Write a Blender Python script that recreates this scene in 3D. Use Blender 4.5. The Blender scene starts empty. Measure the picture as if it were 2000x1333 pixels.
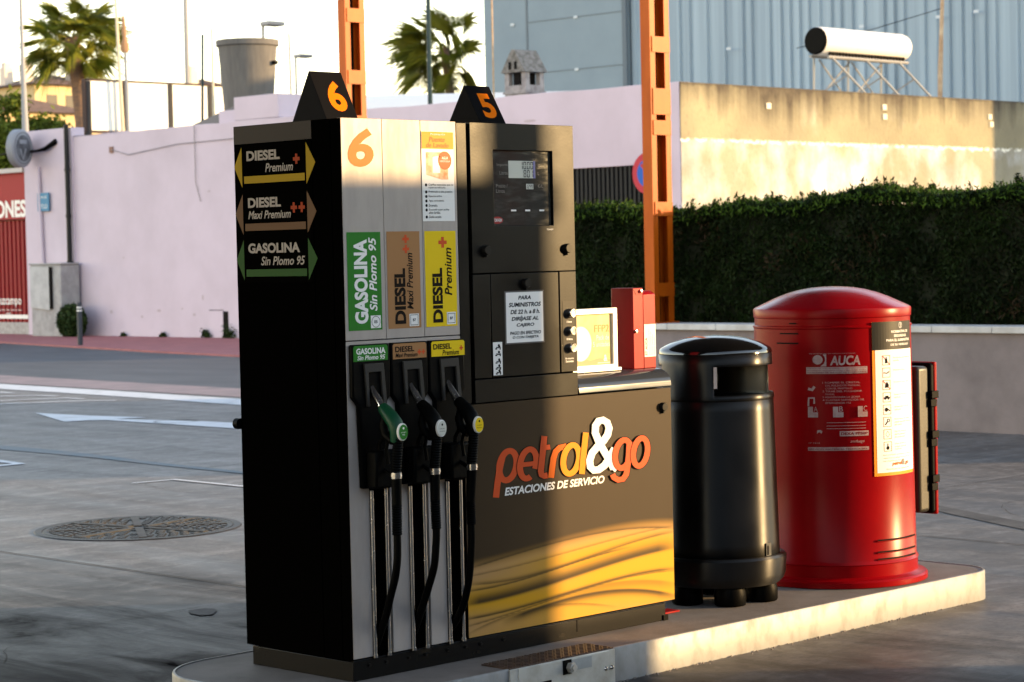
import bpy, bmesh, math, random
import numpy as np
from mathutils import Vector, Matrix
R = math.radians
S = bpy.context.scene
COL = S.collection
random.seed(7)
RNG = np.random.default_rng(7)

# ------------------------------------------------------------------ camera, sky, sun, exposure
cam_d = bpy.data.cameras.new('camera')
cam = bpy.data.objects.new('camera', cam_d)
COL.objects.link(cam)
cr = Vector((0.70425973, -0.70960847, -0.02177246))
cu = Vector((0.0427422, 0.01176784, 0.99901683))
cf = Vector((0.70865459, 0.70449793, -0.03861785))
mw = Matrix((cr, cu, -cf)).transposed().to_4x4()
mw.translation = Vector((-5.09976551, -5.87695646, 1.6))
cam.matrix_world = mw
cam_d.sensor_width = 36.0
cam_d.lens = 79.2
cam_d.clip_start = 0.1
cam_d.clip_end = 2000.0
cam_d.dof.use_dof = True
cam_d.dof.focus_distance = 8.6
cam_d.dof.aperture_fstop = 7.5
S.camera = cam

SUN_EL, SUN_AZ = 9.0, 135.0          # azimuth clockwise from +Y
w = bpy.data.worlds.new('World')
S.world = w
w.use_nodes = True
nt = w.node_tree
bg = nt.nodes['Background']
sky = nt.nodes.new('ShaderNodeTexSky')
sky.sky_type = 'NISHITA'
sky.sun_disc = False
sky.sun_elevation = R(SUN_EL)
sky.sun_rotation = R(SUN_AZ)
sky.air_density = 1.0
sky.dust_density = 0.0
wb = nt.nodes.new('ShaderNodeMix')                  # the photograph's white balance: open shade reads neutral
wb.data_type = 'RGBA'; wb.blend_type = 'MULTIPLY'
wb.inputs['Factor'].default_value = 1.0
wb.inputs['B'].default_value = (1.25, 0.98, 0.86, 1)
nt.links.new(sky.outputs[0], wb.inputs['A'])
nt.links.new(wb.outputs['Result'], bg.inputs[0])
bg.inputs[1].default_value = 0.15
sd = bpy.data.lights.new('sun', 'SUN')
sd.energy = 2.0
sd.angle = R(0.5)
sd.color = (1.0, 0.66, 0.30)
sun = bpy.data.objects.new('sun', sd)
COL.objects.link(sun)
sdir = Vector((math.sin(R(SUN_AZ)) * math.cos(R(SUN_EL)), math.cos(R(SUN_AZ)) * math.cos(R(SUN_EL)), math.sin(R(SUN_EL))))
sun.rotation_euler = (-sdir).to_track_quat('-Z', 'Y').to_euler()
sun.location = sdir * 60
S.view_settings.view_transform = 'Standard'
S.view_settings.look = 'None'
S.view_settings.gamma = 1.0
S.view_settings.use_curve_mapping = False
S.view_settings.exposure = 2.5
S.cycles.max_bounces = 8
S.cycles.use_denoising = True

# ------------------------------------------------------------------ materials
def mat(name, color, rough=0.5, metal=0.0, color2=None, nscale=4.0, nlo=0.4, nhi=0.65, stretch=(1, 1, 1),
        bump=0.0, bscale=40.0, rvar=0.0, spec=0.14, detail=5.0, coat=0.0):
    m = bpy.data.materials.new(name)
    m.use_nodes = True
    t = m.node_tree
    p = t.nodes['Principled BSDF']
    p.inputs['Base Color'].default_value = (*color, 1)
    p.inputs['Roughness'].default_value = rough
    p.inputs['Metallic'].default_value = metal
    p.inputs['Specular IOR Level'].default_value = spec
    p.inputs['Coat Weight'].default_value = coat
    if color2 is not None or rvar or bump:
        tc = t.nodes.new('ShaderNodeTexCoord')
        mp = t.nodes.new('ShaderNodeMapping')
        mp.inputs['Scale'].default_value = stretch
        t.links.new(tc.outputs['Object'], mp.inputs[0])
    if color2 is not None or rvar:
        n = t.nodes.new('ShaderNodeTexNoise')
        n.inputs['Scale'].default_value = nscale
        n.inputs['Detail'].default_value = detail
        n.inputs['Roughness'].default_value = 0.62
        t.links.new(mp.outputs[0], n.inputs['Vector'])
        rmp = t.nodes.new('ShaderNodeMapRange')
        rmp.inputs['From Min'].default_value = nlo
        rmp.inputs['From Max'].default_value = nhi
        t.links.new(n.outputs['Fac'], rmp.inputs[0])
        if color2 is not None:
            mx = t.nodes.new('ShaderNodeMix')
            mx.data_type = 'RGBA'
            mx.inputs['A'].default_value = (*color, 1)
            mx.inputs['B'].default_value = (*color2, 1)
            t.links.new(rmp.outputs[0], mx.inputs['Factor'])
            t.links.new(mx.outputs['Result'], p.inputs['Base Color'])
        if rvar:
            rr = t.nodes.new('ShaderNodeMapRange')
            rr.inputs['To Min'].default_value = rough - rvar
            rr.inputs['To Max'].default_value = rough + rvar
            t.links.new(rmp.outputs[0], rr.inputs[0])
            t.links.new(rr.outputs[0], p.inputs['Roughness'])
    if bump:
        n2 = t.nodes.new('ShaderNodeTexNoise')
        n2.inputs['Scale'].default_value = bscale
        n2.inputs['Detail'].default_value = 4
        t.links.new(mp.outputs[0], n2.inputs['Vector'])
        b = t.nodes.new('ShaderNodeBump')
        b.inputs['Strength'].default_value = bump
        b.inputs['Distance'].default_value = 0.01
        t.links.new(n2.outputs['Fac'], b.inputs['Height'])
        t.links.new(b.outputs[0], p.inputs['Normal'])
    return m

def mat_attr(name, rough=0.5, metal=0.0, spec=0.5, scale_noise=0.0, nscale=6.0):
    m = bpy.data.materials.new(name)
    m.use_nodes = True
    t = m.node_tree
    p = t.nodes['Principled BSDF']
    a = t.nodes.new('ShaderNodeAttribute')
    a.attribute_name = 'Col'
    t.links.new(a.outputs['Color'], p.inputs['Base Color'])
    p.inputs['Roughness'].default_value = rough
    p.inputs['Metallic'].default_value = metal
    p.inputs['Specular IOR Level'].default_value = spec
    return m

M = {}
M['black_gloss'] = mat('black_gloss_paint', (0.0010, 0.0009, 0.0008), 0.30, rvar=0.05, nscale=9, spec=0.0)
M['black_sat'] = mat('black_satin', (0.008, 0.007, 0.0065), 0.36, rvar=0.05, nscale=5, color2=(0.012, 0.011, 0.010), spec=0.10)
M['black_steel'] = mat('dark_brushed_steel', (0.0034, 0.0030, 0.0024), 0.34, 0.0, color2=(0.0024, 0.0021, 0.0018), nscale=3.5, rvar=0.05, bump=0.02, bscale=160, spec=0.12)
M['black_plastic'] = mat('black_plastic', (0.0018, 0.0018, 0.0018), 0.45, spec=0.04, bump=0.04, bscale=300)
M['rubber'] = mat('black_rubber', (0.0014, 0.0014, 0.0014), 0.5, spec=0.04, bump=0.03, bscale=200)
M['grey_plastic'] = mat('dark_grey_plastic', (0.03, 0.028, 0.026), 0.5)
M['silver'] = mat('silver_panel', (0.37, 0.325, 0.295), 0.42, 0.08, color2=(0.325, 0.286, 0.26), nscale=5, rvar=0.05, stretch=(3, 1, 0.8), bump=0.012, bscale=120, spec=0.14)
M['chrome'] = mat('chrome', (0.62, 0.60, 0.58), 0.22, 1.0, rvar=0.06, nscale=30)
M['steel'] = mat('galvanised_steel', (0.56, 0.55, 0.52), 0.42, 0.55, color2=(0.40, 0.37, 0.33), nscale=7, nlo=0.45, nhi=0.8, rvar=0.08, bump=0.05, bscale=30)
M['white'] = mat('white_vinyl', (0.74, 0.72, 0.69), 0.4)
M['paper'] = mat('white_paper', (0.76, 0.74, 0.71), 0.55)
M['ink'] = mat('black_ink', (0.008, 0.007, 0.007), 0.6, spec=0.03)
M['ink_dark'] = mat('dark_brown_ink', (0.014, 0.010, 0.008), 0.6, spec=0.03)
M['grey_ink'] = mat('grey_ink', (0.20, 0.185, 0.165), 0.5)
M['orange'] = mat('orange_vinyl', (0.58, 0.105, 0.006), 0.4, spec=0.08)
M['red_orange'] = mat('red_orange_vinyl', (0.56, 0.075, 0.020), 0.4, spec=0.08)
M['amber'] = mat('amber_vinyl', (0.62, 0.22, 0.008), 0.4, spec=0.08)
M['green'] = mat('green_vinyl', (0.030, 0.17, 0.022), 0.42, spec=0.06)
M['brown'] = mat('bronze_vinyl', (0.33, 0.165, 0.068), 0.38, spec=0.08)
M['yellow'] = mat('yellow_vinyl', (0.72, 0.50, 0.012), 0.42, spec=0.06)
M['yellow_shade'] = mat('shaded_yellow_vinyl', (0.27, 0.175, 0.003), 0.42, spec=0.03)  # shaded copy of the yellow, for the dim side panel
M['red_paint'] = mat('red_paint', (0.245, 0.0010, 0.0030), 0.30, color2=(0.20, 0.0009, 0.0026), nscale=3, spec=0.09)
M['red_box'] = mat('red_enamel', (0.32, 0.002, 0.005), 0.30, color2=(0.27, 0.002, 0.004), nscale=6, spec=0.2)
M['glass'] = mat('dark_screen_glass', (0.03, 0.031, 0.028), 0.16, color2=(0.05, 0.05, 0.045), nscale=14, nlo=0.45, nhi=0.75, stretch=(1, 1, 4), rvar=0.08, spec=0.45)
M['lcd'] = mat('lcd_glass', (0.52, 0.52, 0.46), 0.35)
M['hood'] = mat('polished_hood', (0.030, 0.036, 0.048), 0.10, 0.0, spec=0.3, rvar=0.02, nscale=4, stretch=(0.3, 8, 8))
M['concrete'] = mat('concrete_slab', (0.20, 0.175, 0.16), 0.75, color2=(0.135, 0.118, 0.105), nscale=5, nlo=0.35, nhi=0.7, bump=0.12, bscale=90)

# ------------------------------------------------------------------ mesh builder
BASE = {}

class MB:
    def __init__(s):
        s.v = []; s.f = []; s.m = []; s.cuts = []
    def cut(s):
        "what follows becomes a part of its own"
        s.cuts.append((len(s.v), len(s.f)))
    def add(s, vs, fs, m=0):
        o = len(s.v)
        s.v.extend([tuple(p) for p in vs])
        for f in fs:
            s.f.append([i + o for i in f]); s.m.append(m)
    def box(s, x0, x1, y0, y1, z0, z1, m=0):
        s.add([(x0, y0, z0), (x1, y0, z0), (x1, y1, z0), (x0, y1, z0), (x0, y0, z1), (x1, y0, z1), (x1, y1, z1), (x0, y1, z1)],
              [(0, 3, 2, 1), (4, 5, 6, 7), (0, 1, 5, 4), (1, 2, 6, 5), (2, 3, 7, 6), (3, 0, 4, 7)], m)
    def frame(s, x0, x1, z0, z1, a0, a1, c0, c1, y0, y1, m=0):
        "plate in the XZ plane with a rectangular hole"
        o = [(x0, z0), (x1, z0), (x1, z1), (x0, z1)]; i = [(a0, c0), (a1, c0), (a1, c1), (a0, c1)]
        vs = [(p[0], y0, p[1]) for p in o + i] + [(p[0], y1, p[1]) for p in o + i]
        fs = []
        for k in range(4):
            n = (k + 1) % 4
            fs += [(k, n, 4 + n, 4 + k), (8 + n, 8 + k, 12 + k, 12 + n), (n, k, 8 + k, 8 + n), (4 + k, 4 + n, 12 + n, 12 + k)]
        s.add(vs, fs, m)
    def tube(s, pts, r, n=12, m=0, cap=True, squash=None):
        pts = [Vector(p) for p in pts]
        rs = r if isinstance(r, (list, tuple)) else [r] * len(pts)
        o = len(s.v); prev = None
        for i, p in enumerate(pts):
            a = pts[max(i - 1, 0)]; b = pts[min(i + 1, len(pts) - 1)]
            d = (b - a).normalized()
            if prev is None:
                up = Vector((0, 0, 1)) if abs(d.z) < 0.9 else Vector((1, 0, 0))
                x = d.cross(up).normalized()
            else:
                x = (prev - d * prev.dot(d)).normalized()
            prev = x
            y = d.cross(x)
            for k in range(n):
                t = 2 * math.pi * k / n
                s.v.append(tuple(p + (x * math.cos(t) + y * math.sin(t)) * rs[i]))
        for i in range(len(pts) - 1):
            for k in range(n):
                k2 = (k + 1) % n
                s.f.append([o + i * n + k, o + i * n + k2, o + (i + 1) * n + k2, o + (i + 1) * n + k]); s.m.append(m)
        if cap:
            s.f.append([o + k for k in range(n)][::-1]); s.m.append(m)
            e = o + (len(pts) - 1) * n
            s.f.append([e + k for k in range(n)]); s.m.append(m)
    def lathe(s, prof, n=48, c=(0, 0, 0), m=0, a0=0.0, a1=360.0, skip=None):
        full = abs(a1 - a0) >= 359.9
        k = n if full else n + 1
        o = len(s.v)
        for r, z in prof:
            for i in range(k):
                t = R(a0 + (a1 - a0) * i / n)
                s.v.append((c[0] + r * math.cos(t), c[1] + r * math.sin(t), c[2] + z))
        for j in range(len(prof) - 1):
            for i in range(n):
                i2 = (i + 1) % k
                if skip and skip(j, i):
                    continue
                s.f.append([o + j * k + i, o + j * k + i2, o + (j + 1) * k + i2, o + (j + 1) * k + i]); s.m.append(m)
    def prism(s, poly, fr, d0, d1, m=0):
        "polygon in a frame fr(a,b,off), between offsets d0 and d1"
        n = len(poly)
        vs = [fr(a, b, d1) for a, b in poly] + [fr(a, b, d0) for a, b in poly]
        fs = [list(range(n)), list(range(n, 2 * n))[::-1]]
        for i in range(n):
            j = (i + 1) % n
            fs.append([i, n + i, n + j, j])
        s.add(vs, fs, m)
    def rect(s, fr, a0, b0, a1, b1, off=0.001, m=0, na=1):
        "thin printed sheet"
        for i in range(na):
            p = a0 + (a1 - a0) * i / na; q = a0 + (a1 - a0) * (i + 1) / na
            s.add([fr(p, b0, off), fr(q, b0, off), fr(q, b1, off), fr(p, b1, off)], [(0, 1, 2, 3)], m)
    def poly(s, fr, pts, off=0.001, m=0):
        s.add([fr(a, b, off) for a, b in pts], [list(range(len(pts)))], m)
    def disc(s, fr, a, b, ra, rb=None, off=0.001, m=0, n=28):
        rb = rb or ra
        s.poly(fr, [(a + ra * math.cos(2 * math.pi * k / n), b + rb * math.sin(2 * math.pi * k / n)) for k in range(n)], off, m)
    def ring(s, fr, a, b, ro, ri, off=0.001, m=0, n=28, sy=1.0, shear=0.0):
        vs = []
        for rr in (ro, ri):
            for k in range(n):
                t = 2 * math.pi * k / n
                u, v = rr * math.cos(t), rr * math.sin(t) * sy
                vs.append(fr(a + u + shear * v, b + v, off))
        s.add(vs, [(k, (k + 1) % n, n + (k + 1) % n, n + k) for k in range(n)], m)
    def stroke(s, fr, pts, wd, off=0.001, m=0, asp=1.0):
        "flat ribbon along pts; asp squashes thickness vertically"
        P = [Vector((p[0], p[1] / asp)) for p in pts]
        L = []; Rr = []
        for i, p in enumerate(P):
            d = (P[min(i + 1, len(P) - 1)] - P[max(i - 1, 0)]).normalized()
            nn = Vector((-d.y, d.x))
            ww = (wd[i] if isinstance(wd, (list, tuple)) else wd) / 2
            L.append(p + nn * ww); Rr.append(p - nn * ww)
        vs = [fr(q.x, q.y * asp, off + i * 4e-6) for i, q in enumerate(L)] + [fr(q.x, q.y * asp, off + i * 4e-6) for i, q in enumerate(Rr)]
        n = len(P)
        s.add(vs, [(n + i, n + i + 1, i + 1, i) for i in range(n - 1)], m)
    def text(s, body, fr, a0, b0, a1, b1, off=0.0016, bold=0.0, shear=0.0, m=0, keep=False, align='C'):
        "lettering fitted to the box a0..a1, b0..b1"
        c = bpy.data.curves.new('lettering', 'FONT')
        c.body = body; c.offset = bold; c.shear = shear; c.resolution_u = 4
        o = bpy.data.objects.new('lettering', c)
        me = o.to_mesh()
        V = [v.co.copy() for v in me.vertices]
        F = [list(p.vertices) for p in me.polygons]
        o.to_mesh_clear()
        bpy.data.objects.remove(o); bpy.data.curves.remove(c)
        if not V:
            return
        x0 = min(v.x for v in V); x1 = max(v.x for v in V); y0 = min(v.y for v in V); y1 = max(v.y for v in V)
        sy = (b1 - b0) / (y1 - y0); sx = (a1 - a0) / (x1 - x0)
        ox = a0
        if keep and sx > sy:
            wv = (x1 - x0) * sy
            ox = a0 + ((a1 - a0) - wv) * {'L': 0, 'C': .5, 'R': 1}[align]
            sx = sy
        s.add([fr(ox + (v.x - x0) * sx, b0 + (v.y - y0) * sy, off) for v in V], F, m)
    def build(s, name, mats, parent=None, bevel=0.0, smooth=35, seg=2, base=None, solid=0.0):
        if s.cuts:
            ends = [(0, 0)] + s.cuts + [(len(s.v), len(s.f))]
            for (v0, f0), (v1, f1) in zip(ends[:-1], ends[1:]):
                if f1 == f0:
                    continue
                q = MB(); q.v = s.v[v0:v1]; q.f = [[i - v0 for i in f] for f in s.f[f0:f1]]; q.m = s.m[f0:f1]
                o = q.build(name, mats, parent, bevel, smooth, seg, base, solid)
            return o
        if not isinstance(mats, (list, tuple)):
            mats = [mats]
        if parent is not None:
            b = BASE[parent.name]
        else:
            b = Vector(base) if base is not None else Vector((0, 0, 0))
        me = bpy.data.meshes.new(name)
        me.from_pydata([(v[0] - b[0], v[1] - b[1], v[2] - b[2]) for v in s.v], [], s.f)
        for x in mats:
            me.materials.append(x)
        me.polygons.foreach_set('material_index', s.m)
        if smooth:
            me.polygons.foreach_set('use_smooth', [True] * len(me.polygons))
            me.set_sharp_from_angle(angle=R(smooth))
        me.update()
        o = bpy.data.objects.new(name, me)
        COL.objects.link(o)
        if parent is not None:
            o.parent = parent
        else:
            o.location = b
        BASE[o.name] = b
        if solid:
            q = o.modifiers.new('thickness', 'SOLIDIFY'); q.thickness = solid; q.offset = -1
        if bevel:
            q = o.modifiers.new('bevel', 'BEVEL'); q.width = bevel; q.segments = seg; q.limit_method = 'ANGLE'; q.angle_limit = R(40)
        return o

def tag(o, label, cat, group=None, kind=None):
    o['label'] = label; o['category'] = cat
    if group: o['group'] = group
    if kind: o['kind'] = kind
    return o

def struct(o):
    o['kind'] = 'structure'
    return o

def thing(name, loc, label, cat, group=None):
    o = bpy.data.objects.new(name, None)
    o.empty_display_size = 0.2
    COL.objects.link(o); o.location = loc
    BASE[o.name] = Vector(loc)
    return tag(o, label, cat, group)

def copy_tree(o, dloc, parent=None, label=None):
    c = o.copy(); COL.objects.link(c)
    if parent is not None:
        c.parent = parent
    else:
        c.location = o.location + Vector(dloc)
        if label: c['label'] = label
    for ch in list(o.children):
        copy_tree(ch, dloc, c)
    return c

def FR(o, u, v, n):
    o = Vector(o); u = Vector(u); v = Vector(v); n = Vector(n)
    return lambda a, b, off=0.0: tuple(o + u * a + v * b + n * off)

FRONT = FR((0, 0, 0), (1, 0, 0), (0, 0, 1), (0, -1, 0))             # a = x, b = z
FRONT_UP = FR((0, 0, 0), (0, 0, 1), (-1, 0, 0), (0, -1, 0))          # a = z, b = -x  (text reading upwards)
SIDE = FR((0, 0, 0), (0, -1, 0), (0, 0, 1), (-1, 0, 0))              # a = -y, b = z

# ================================================================== SETTING
# ---- ground
def ground_mat():
    m = bpy.data.materials.new('polished_concrete_forecourt')
    m.use_nodes = True
    t = m.node_tree; p = t.nodes['Principled BSDF']
    tc = t.nodes.new('ShaderNodeTexCoord')
    def noise(scale, stretch, rot, detail=6):
        mp = t.nodes.new('ShaderNodeMapping'); mp.inputs['Scale'].default_value = stretch; mp.inputs['Rotation'].default_value = (0, 0, rot)
        t.links.new(tc.outputs['Object'], mp.inputs[0])
        n = t.nodes.new('ShaderNodeTexNoise'); n.inputs['Scale'].default_value = scale; n.inputs['Detail'].default_value = detail
        n.inputs['Roughness'].default_value = 0.6; n.inputs['Distortion'].default_value = 0.6
        t.links.new(mp.outputs[0], n.inputs['Vector'])
        return n.outputs['Fac']
    def rng(x, a, b, c=0.0, d=1.0):
        r = t.nodes.new('ShaderNodeMapRange'); r.inputs[1].default_value = a; r.inputs[2].default_value = b; r.inputs[3].default_value = c; r.inputs[4].default_value = d
        t.links.new(x, r.inputs[0]); return r.outputs[0]
    def mix(f, a, b):
        x = t.nodes.new('ShaderNodeMix'); x.data_type = 'RGBA'
        for sck, val in (('A', a), ('B', b)):
            if isinstance(val, tuple): x.inputs[sck].default_value = (*val, 1)
            else: t.links.new(val, x.inputs[sck])
        t.links.new(f, x.inputs['Factor']); return x.outputs['Result']
    big = noise(0.55, (1, 1, 1), 0)
    streak = noise(1.1, (2.6, 0.45, 1), R(-22))
    streak2 = noise(3.5, (0.5, 2.2, 1), R(-60))
    fine = noise(38, (1, 1, 1), 0, 9)
    c = mix(rng(big, 0.35, 0.65), (0.082, 0.071, 0.064), (0.146, 0.129, 0.116))
    c = mix(rng(streak, 0.50, 0.68, 0, 0.8), c, (0.062, 0.057, 0.056))
    swirl = noise(0.9, (0.7, 3.2, 1), R(20), 8)
    c = mix(rng(swirl, 0.50, 0.68, 0, 0.6), c, (0.24, 0.22, 0.205))
    c = mix(rng(streak2, 0.56, 0.75, 0, 0.5), c, (0.26, 0.255, 0.26))
    c = mix(rng(fine, 0.46, 0.66, 0, 0.55), c, (0.060, 0.056, 0.054))
    mid_ = noise(9, (1, 1, 1), 0, 8)
    c = mix(rng(mid_, 0.50, 0.66, 0, 0.45), c, (0.050, 0.047, 0.046))
    c = mix(rng(mid_, 0.46, 0.32, 0, 0.35), c, (0.26, 0.245, 0.235))
    # faint curved tyre tracks
    wv = t.nodes.new('ShaderNodeTexWave'); wv.bands_direction = 'X'; wv.inputs['Scale'].default_value = 0.16; wv.inputs['Distortion'].default_value = 9.0
    wv.inputs['Detail'].default_value = 1.0; wv.inputs['Detail Scale'].default_value = 0.12
    t.links.new(tc.outputs['Object'], wv.inputs['Vector'])
    brk = noise(2.2, (1, 1, 1), 0, 8)
    trk = t.nodes.new('ShaderNodeMath'); trk.operation = 'MULTIPLY'
    t.links.new(rng(wv.outputs['Fac'], 0.93, 0.99, 0, 0.55), trk.inputs[0]); t.links.new(rng(brk, 0.38, 0.6), trk.inputs[1])
    c = mix(trk.outputs[0], c, (0.045, 0.042, 0.041))
    grit = t.nodes.new('ShaderNodeTexVoronoi'); grit.inputs['Scale'].default_value = 30
    t.links.new(tc.outputs['Object'], grit.inputs['Vector'])
    c = mix(rng(grit.outputs['Distance'], 0.16, 0.08, 0, 0.5), c, (0.05, 0.046, 0.042))
    # shade by the dispenser painted into the slab, broken up with oil blotches
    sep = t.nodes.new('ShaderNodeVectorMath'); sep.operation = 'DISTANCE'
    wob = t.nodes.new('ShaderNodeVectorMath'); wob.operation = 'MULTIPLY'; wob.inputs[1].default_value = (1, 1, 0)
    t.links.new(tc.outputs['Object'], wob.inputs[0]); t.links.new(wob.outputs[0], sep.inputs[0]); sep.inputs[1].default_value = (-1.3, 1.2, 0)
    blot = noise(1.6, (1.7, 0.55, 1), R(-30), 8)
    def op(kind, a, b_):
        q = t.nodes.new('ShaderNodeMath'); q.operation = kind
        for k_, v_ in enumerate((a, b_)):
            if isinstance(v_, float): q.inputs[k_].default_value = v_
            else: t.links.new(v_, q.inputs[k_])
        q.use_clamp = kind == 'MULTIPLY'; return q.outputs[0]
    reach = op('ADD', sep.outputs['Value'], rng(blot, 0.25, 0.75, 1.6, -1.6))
    shade_oil = op('MULTIPLY', rng(reach, 4.7, 1.5), rng(blot, 0.30, 0.62, 0.72, 1.0))
    c = mix(shade_oil, c, (0.012, 0.011, 0.012))
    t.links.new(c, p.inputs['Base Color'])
    t.links.new(rng(shade_oil, 0.0, 1.0, 0.22, 0.0), p.inputs['Specular IOR Level'])
    t.links.new(rng(streak, 0.3, 0.75, 0.62, 0.40), p.inputs['Roughness'])
    b = t.nodes.new('ShaderNodeBump'); b.inputs['Strength'].default_value = 0.10; b.inputs['Distance'].default_value = 0.01
    t.links.new(fine, b.inputs['Height']); t.links.new(b.outputs[0], p.inputs['Normal'])
    return m

g = MB(); g.add([(-900, -900, 0), (900, -900, 0), (900, 900, 0), (-900, 900, 0)], [(0, 1, 2, 3)])
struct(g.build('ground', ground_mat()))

def sheet(name, pts, m, z=0.004):
    b = MB(); b.add([(x, y, z) for x, y in pts], [list(range(len(pts)))])
    return struct(b.build(name, m, base=(0, 0, 0)))

asphalt = mat('worn_asphalt', (0.055, 0.058, 0.064), 0.6, color2=(0.085, 0.089, 0.098), nscale=0.8, stretch=(2, 0.6, 1), nlo=0.35, nhi=0.7, bump=0.1, bscale=60)
sheet('road', [(12.3, 10), (15.0, 10), (17.95, 23.34), (18.5, 26.45), (19.26, 29.93), (20.2, 34.05), (23.6, 48), (32, 80), (20, 80), (14.3, 40), (12.82, 22.44), (12.57, 19.2), (12.32, 16.2)], asphalt)
sheet('gutter_strip', [(11.15, 10), (12.3, 10), (12.32, 16.2), (12.57, 19.2), (12.82, 22.44), (14.3, 40), (20, 80), (18.5, 80), (13.1, 40), (11.65, 20.6), (11.41, 17.6), (11.25, 14.9)],
      mat('pinkish_gutter', (0.25, 0.195, 0.20), 0.7, color2=(0.19, 0.16, 0.165), nscale=2, bump=0.08))
red_pave = mat('red_paving', (0.34, 0.125, 0.125), 0.7, color2=(0.26, 0.10, 0.105), nscale=3, bump=0.1, bscale=30)
b = MB()
pv = [(15.0, 10), (23.0, 10), (23.0, 37.3), (27, 48), (34, 80), (32, 80), (23.6, 48), (20.2, 34.05), (19.26, 29.93), (18.5, 26.45), (17.95, 23.34)]
b.prism(pv, lambda a, c, off: (a, c, off), 0.0, 0.035)
struct(b.build('pavement', red_pave))
paint = mat('worn_white_road_paint', (0.52, 0.53, 0.55), 0.55, color2=(0.34, 0.345, 0.355), nscale=3.5, nlo=0.5, nhi=0.75)
sheet('white_line', [(11.25, 10), (11.0, 14.5), (11.25, 17.35), (11.47, 20.3), (12.9, 40), (18.3, 80), (17.8, 80), (12.4, 40), (10.82, 19.3), (10.6, 16.2), (10.32, 13.67), (10.3, 10)], paint, 0.006)
sheet('arrow_marking', [(8.404, 14.787), (8.47, 13.85), (8.62, 13.08), (8.32, 13.18), (8.58, 12.0), (8.62, 11.0), (8.15, 11.0), (8.17, 13.147), (8.05, 13.3), (7.809, 13.36)], paint, 0.006)
sheet('corner_marking', [(4.978, 10.3), (4.99, 10.08), (4.915, 9.6), (4.669, 9.595), (4.68, 9.68), (4.85, 9.70), (4.9, 10.3)], paint, 0.006)
b = MB()
flat = lambda a, c, off: (a, c, off)
b.stroke(flat, [(4.463, 7.532), (4.796, 7.481)], 0.035, 0.006); b.stroke(flat, [(4.80, 7.50), (4.78, 6.9), (4.76, 6.2)], 0.045, 0.0065)
struct(b.build('bay_corner_line', paint))
b = MB()
for pts in ([(10.38, 18.9), (10.38, 18.3)], [(9.5, 17.9), (9.95, 17.85), (10.25, 17.5), (10.3, 17.2)], [(9.1, 17.2), (9.6, 17.0), (10.1, 16.75), (10.13, 16.4)], [(8.9, 16.7), (9.4, 16.35), (9.95, 16.05), (10.13, 15.75)]):
    b.stroke(flat, pts, 0.10, 0.006)
struct(b.build('letter_marking', paint))
blue_paint = mat('faded_blue_road_paint', (0.095, 0.125, 0.145), 0.6, color2=(0.14, 0.142, 0.145), nscale=2.5, nlo=0.40, nhi=0.62)
b = MB(); b.stroke(flat, [(5.70, 12.5), (5.70, 11.2), (5.68, 10.4), (5.62, 9.5), (5.5, 8.6), (5.42, 7.4), (5.4, 6.0)], [.26, .25, .22, .16, .12, .10, .10], 0.0045)
struct(b.build('blue_line', blue_paint))
# sawn joints between the slabs
jm = mat('joint_filler', (0.05, 0.045, 0.04), 0.8)
b = MB()
b.stroke(flat, [(1.80, 16), (1.74, 2.8), (1.66, 0.9)], 0.012, 0.0045)
b.stroke(flat, [(5.27, 3.2), (5.2, 0.4), (5.18, -9)], 0.012, 0.0045)
b.stroke(flat, [(-9, 2.52), (1.2, 2.45)], 0.006, 0.0045)
b.stroke(flat, [(5.25, 2.55), (11, 2.5)], 0.008, 0.0045)
b.stroke(flat, [(5.25, 8.05), (12, 8.1)], 0.010, 0.0045)
struct(b.build('slab_joint', jm))
stain = mat('dark_oil_stain', (0.050, 0.045, 0.044), 0.7, color2=(0.075, 0.07, 0.068), nscale=8)
b = MB(); b.poly(flat, [(1.098, 2.408), (1.191, 2.406), (1.21, 2.36), (1.193, 2.312), (1.10, 2.23), (1.05, 2.25), (1.06, 2.34)], 0.0045)
struct(b.build('repair_patch', stain))
b = MB(); b.stroke(flat, [(6.9, 2.9), (6.2, 1.6), (5.7, 0.6), (5.3, -0.3)], [.05, .16, .2, .24], 0.0043)
struct(b.build('tyre_stain', mat('tyre_rubber_stain', (0.062, 0.058, 0.056), 0.7, color2=(0.105, 0.099, 0.095), nscale=5, nlo=.35, nhi=.6)))
rc = random.Random(12)
b = MB()
for x_, y_, a_, n_ in ((-.17, 1.95, 50, 9), (4.4, 6.2, 100, 22), (2.0, 7.5, 15, 16), (4.6, -.5, -30, 16), (6.3, 1.3, 60, 18), (.9, 3.3, 80, 10)):
    pts = [(x_, y_)]
    for k in range(n_):
        a_ += rc.uniform(-28, 28); pts.append((pts[-1][0] + .085 * math.cos(R(a_)), pts[-1][1] + .085 * math.sin(R(a_))))
    b.cut(); b.stroke(flat, pts, [.0045 * (1 - .8 * k / n_) for k in range(n_ + 1)], .0041)
b.build('ground_crack', jm)
for o_ in [o for o in bpy.data.objects if o.name.startswith('ground_crack')]: struct(o_)
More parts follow.
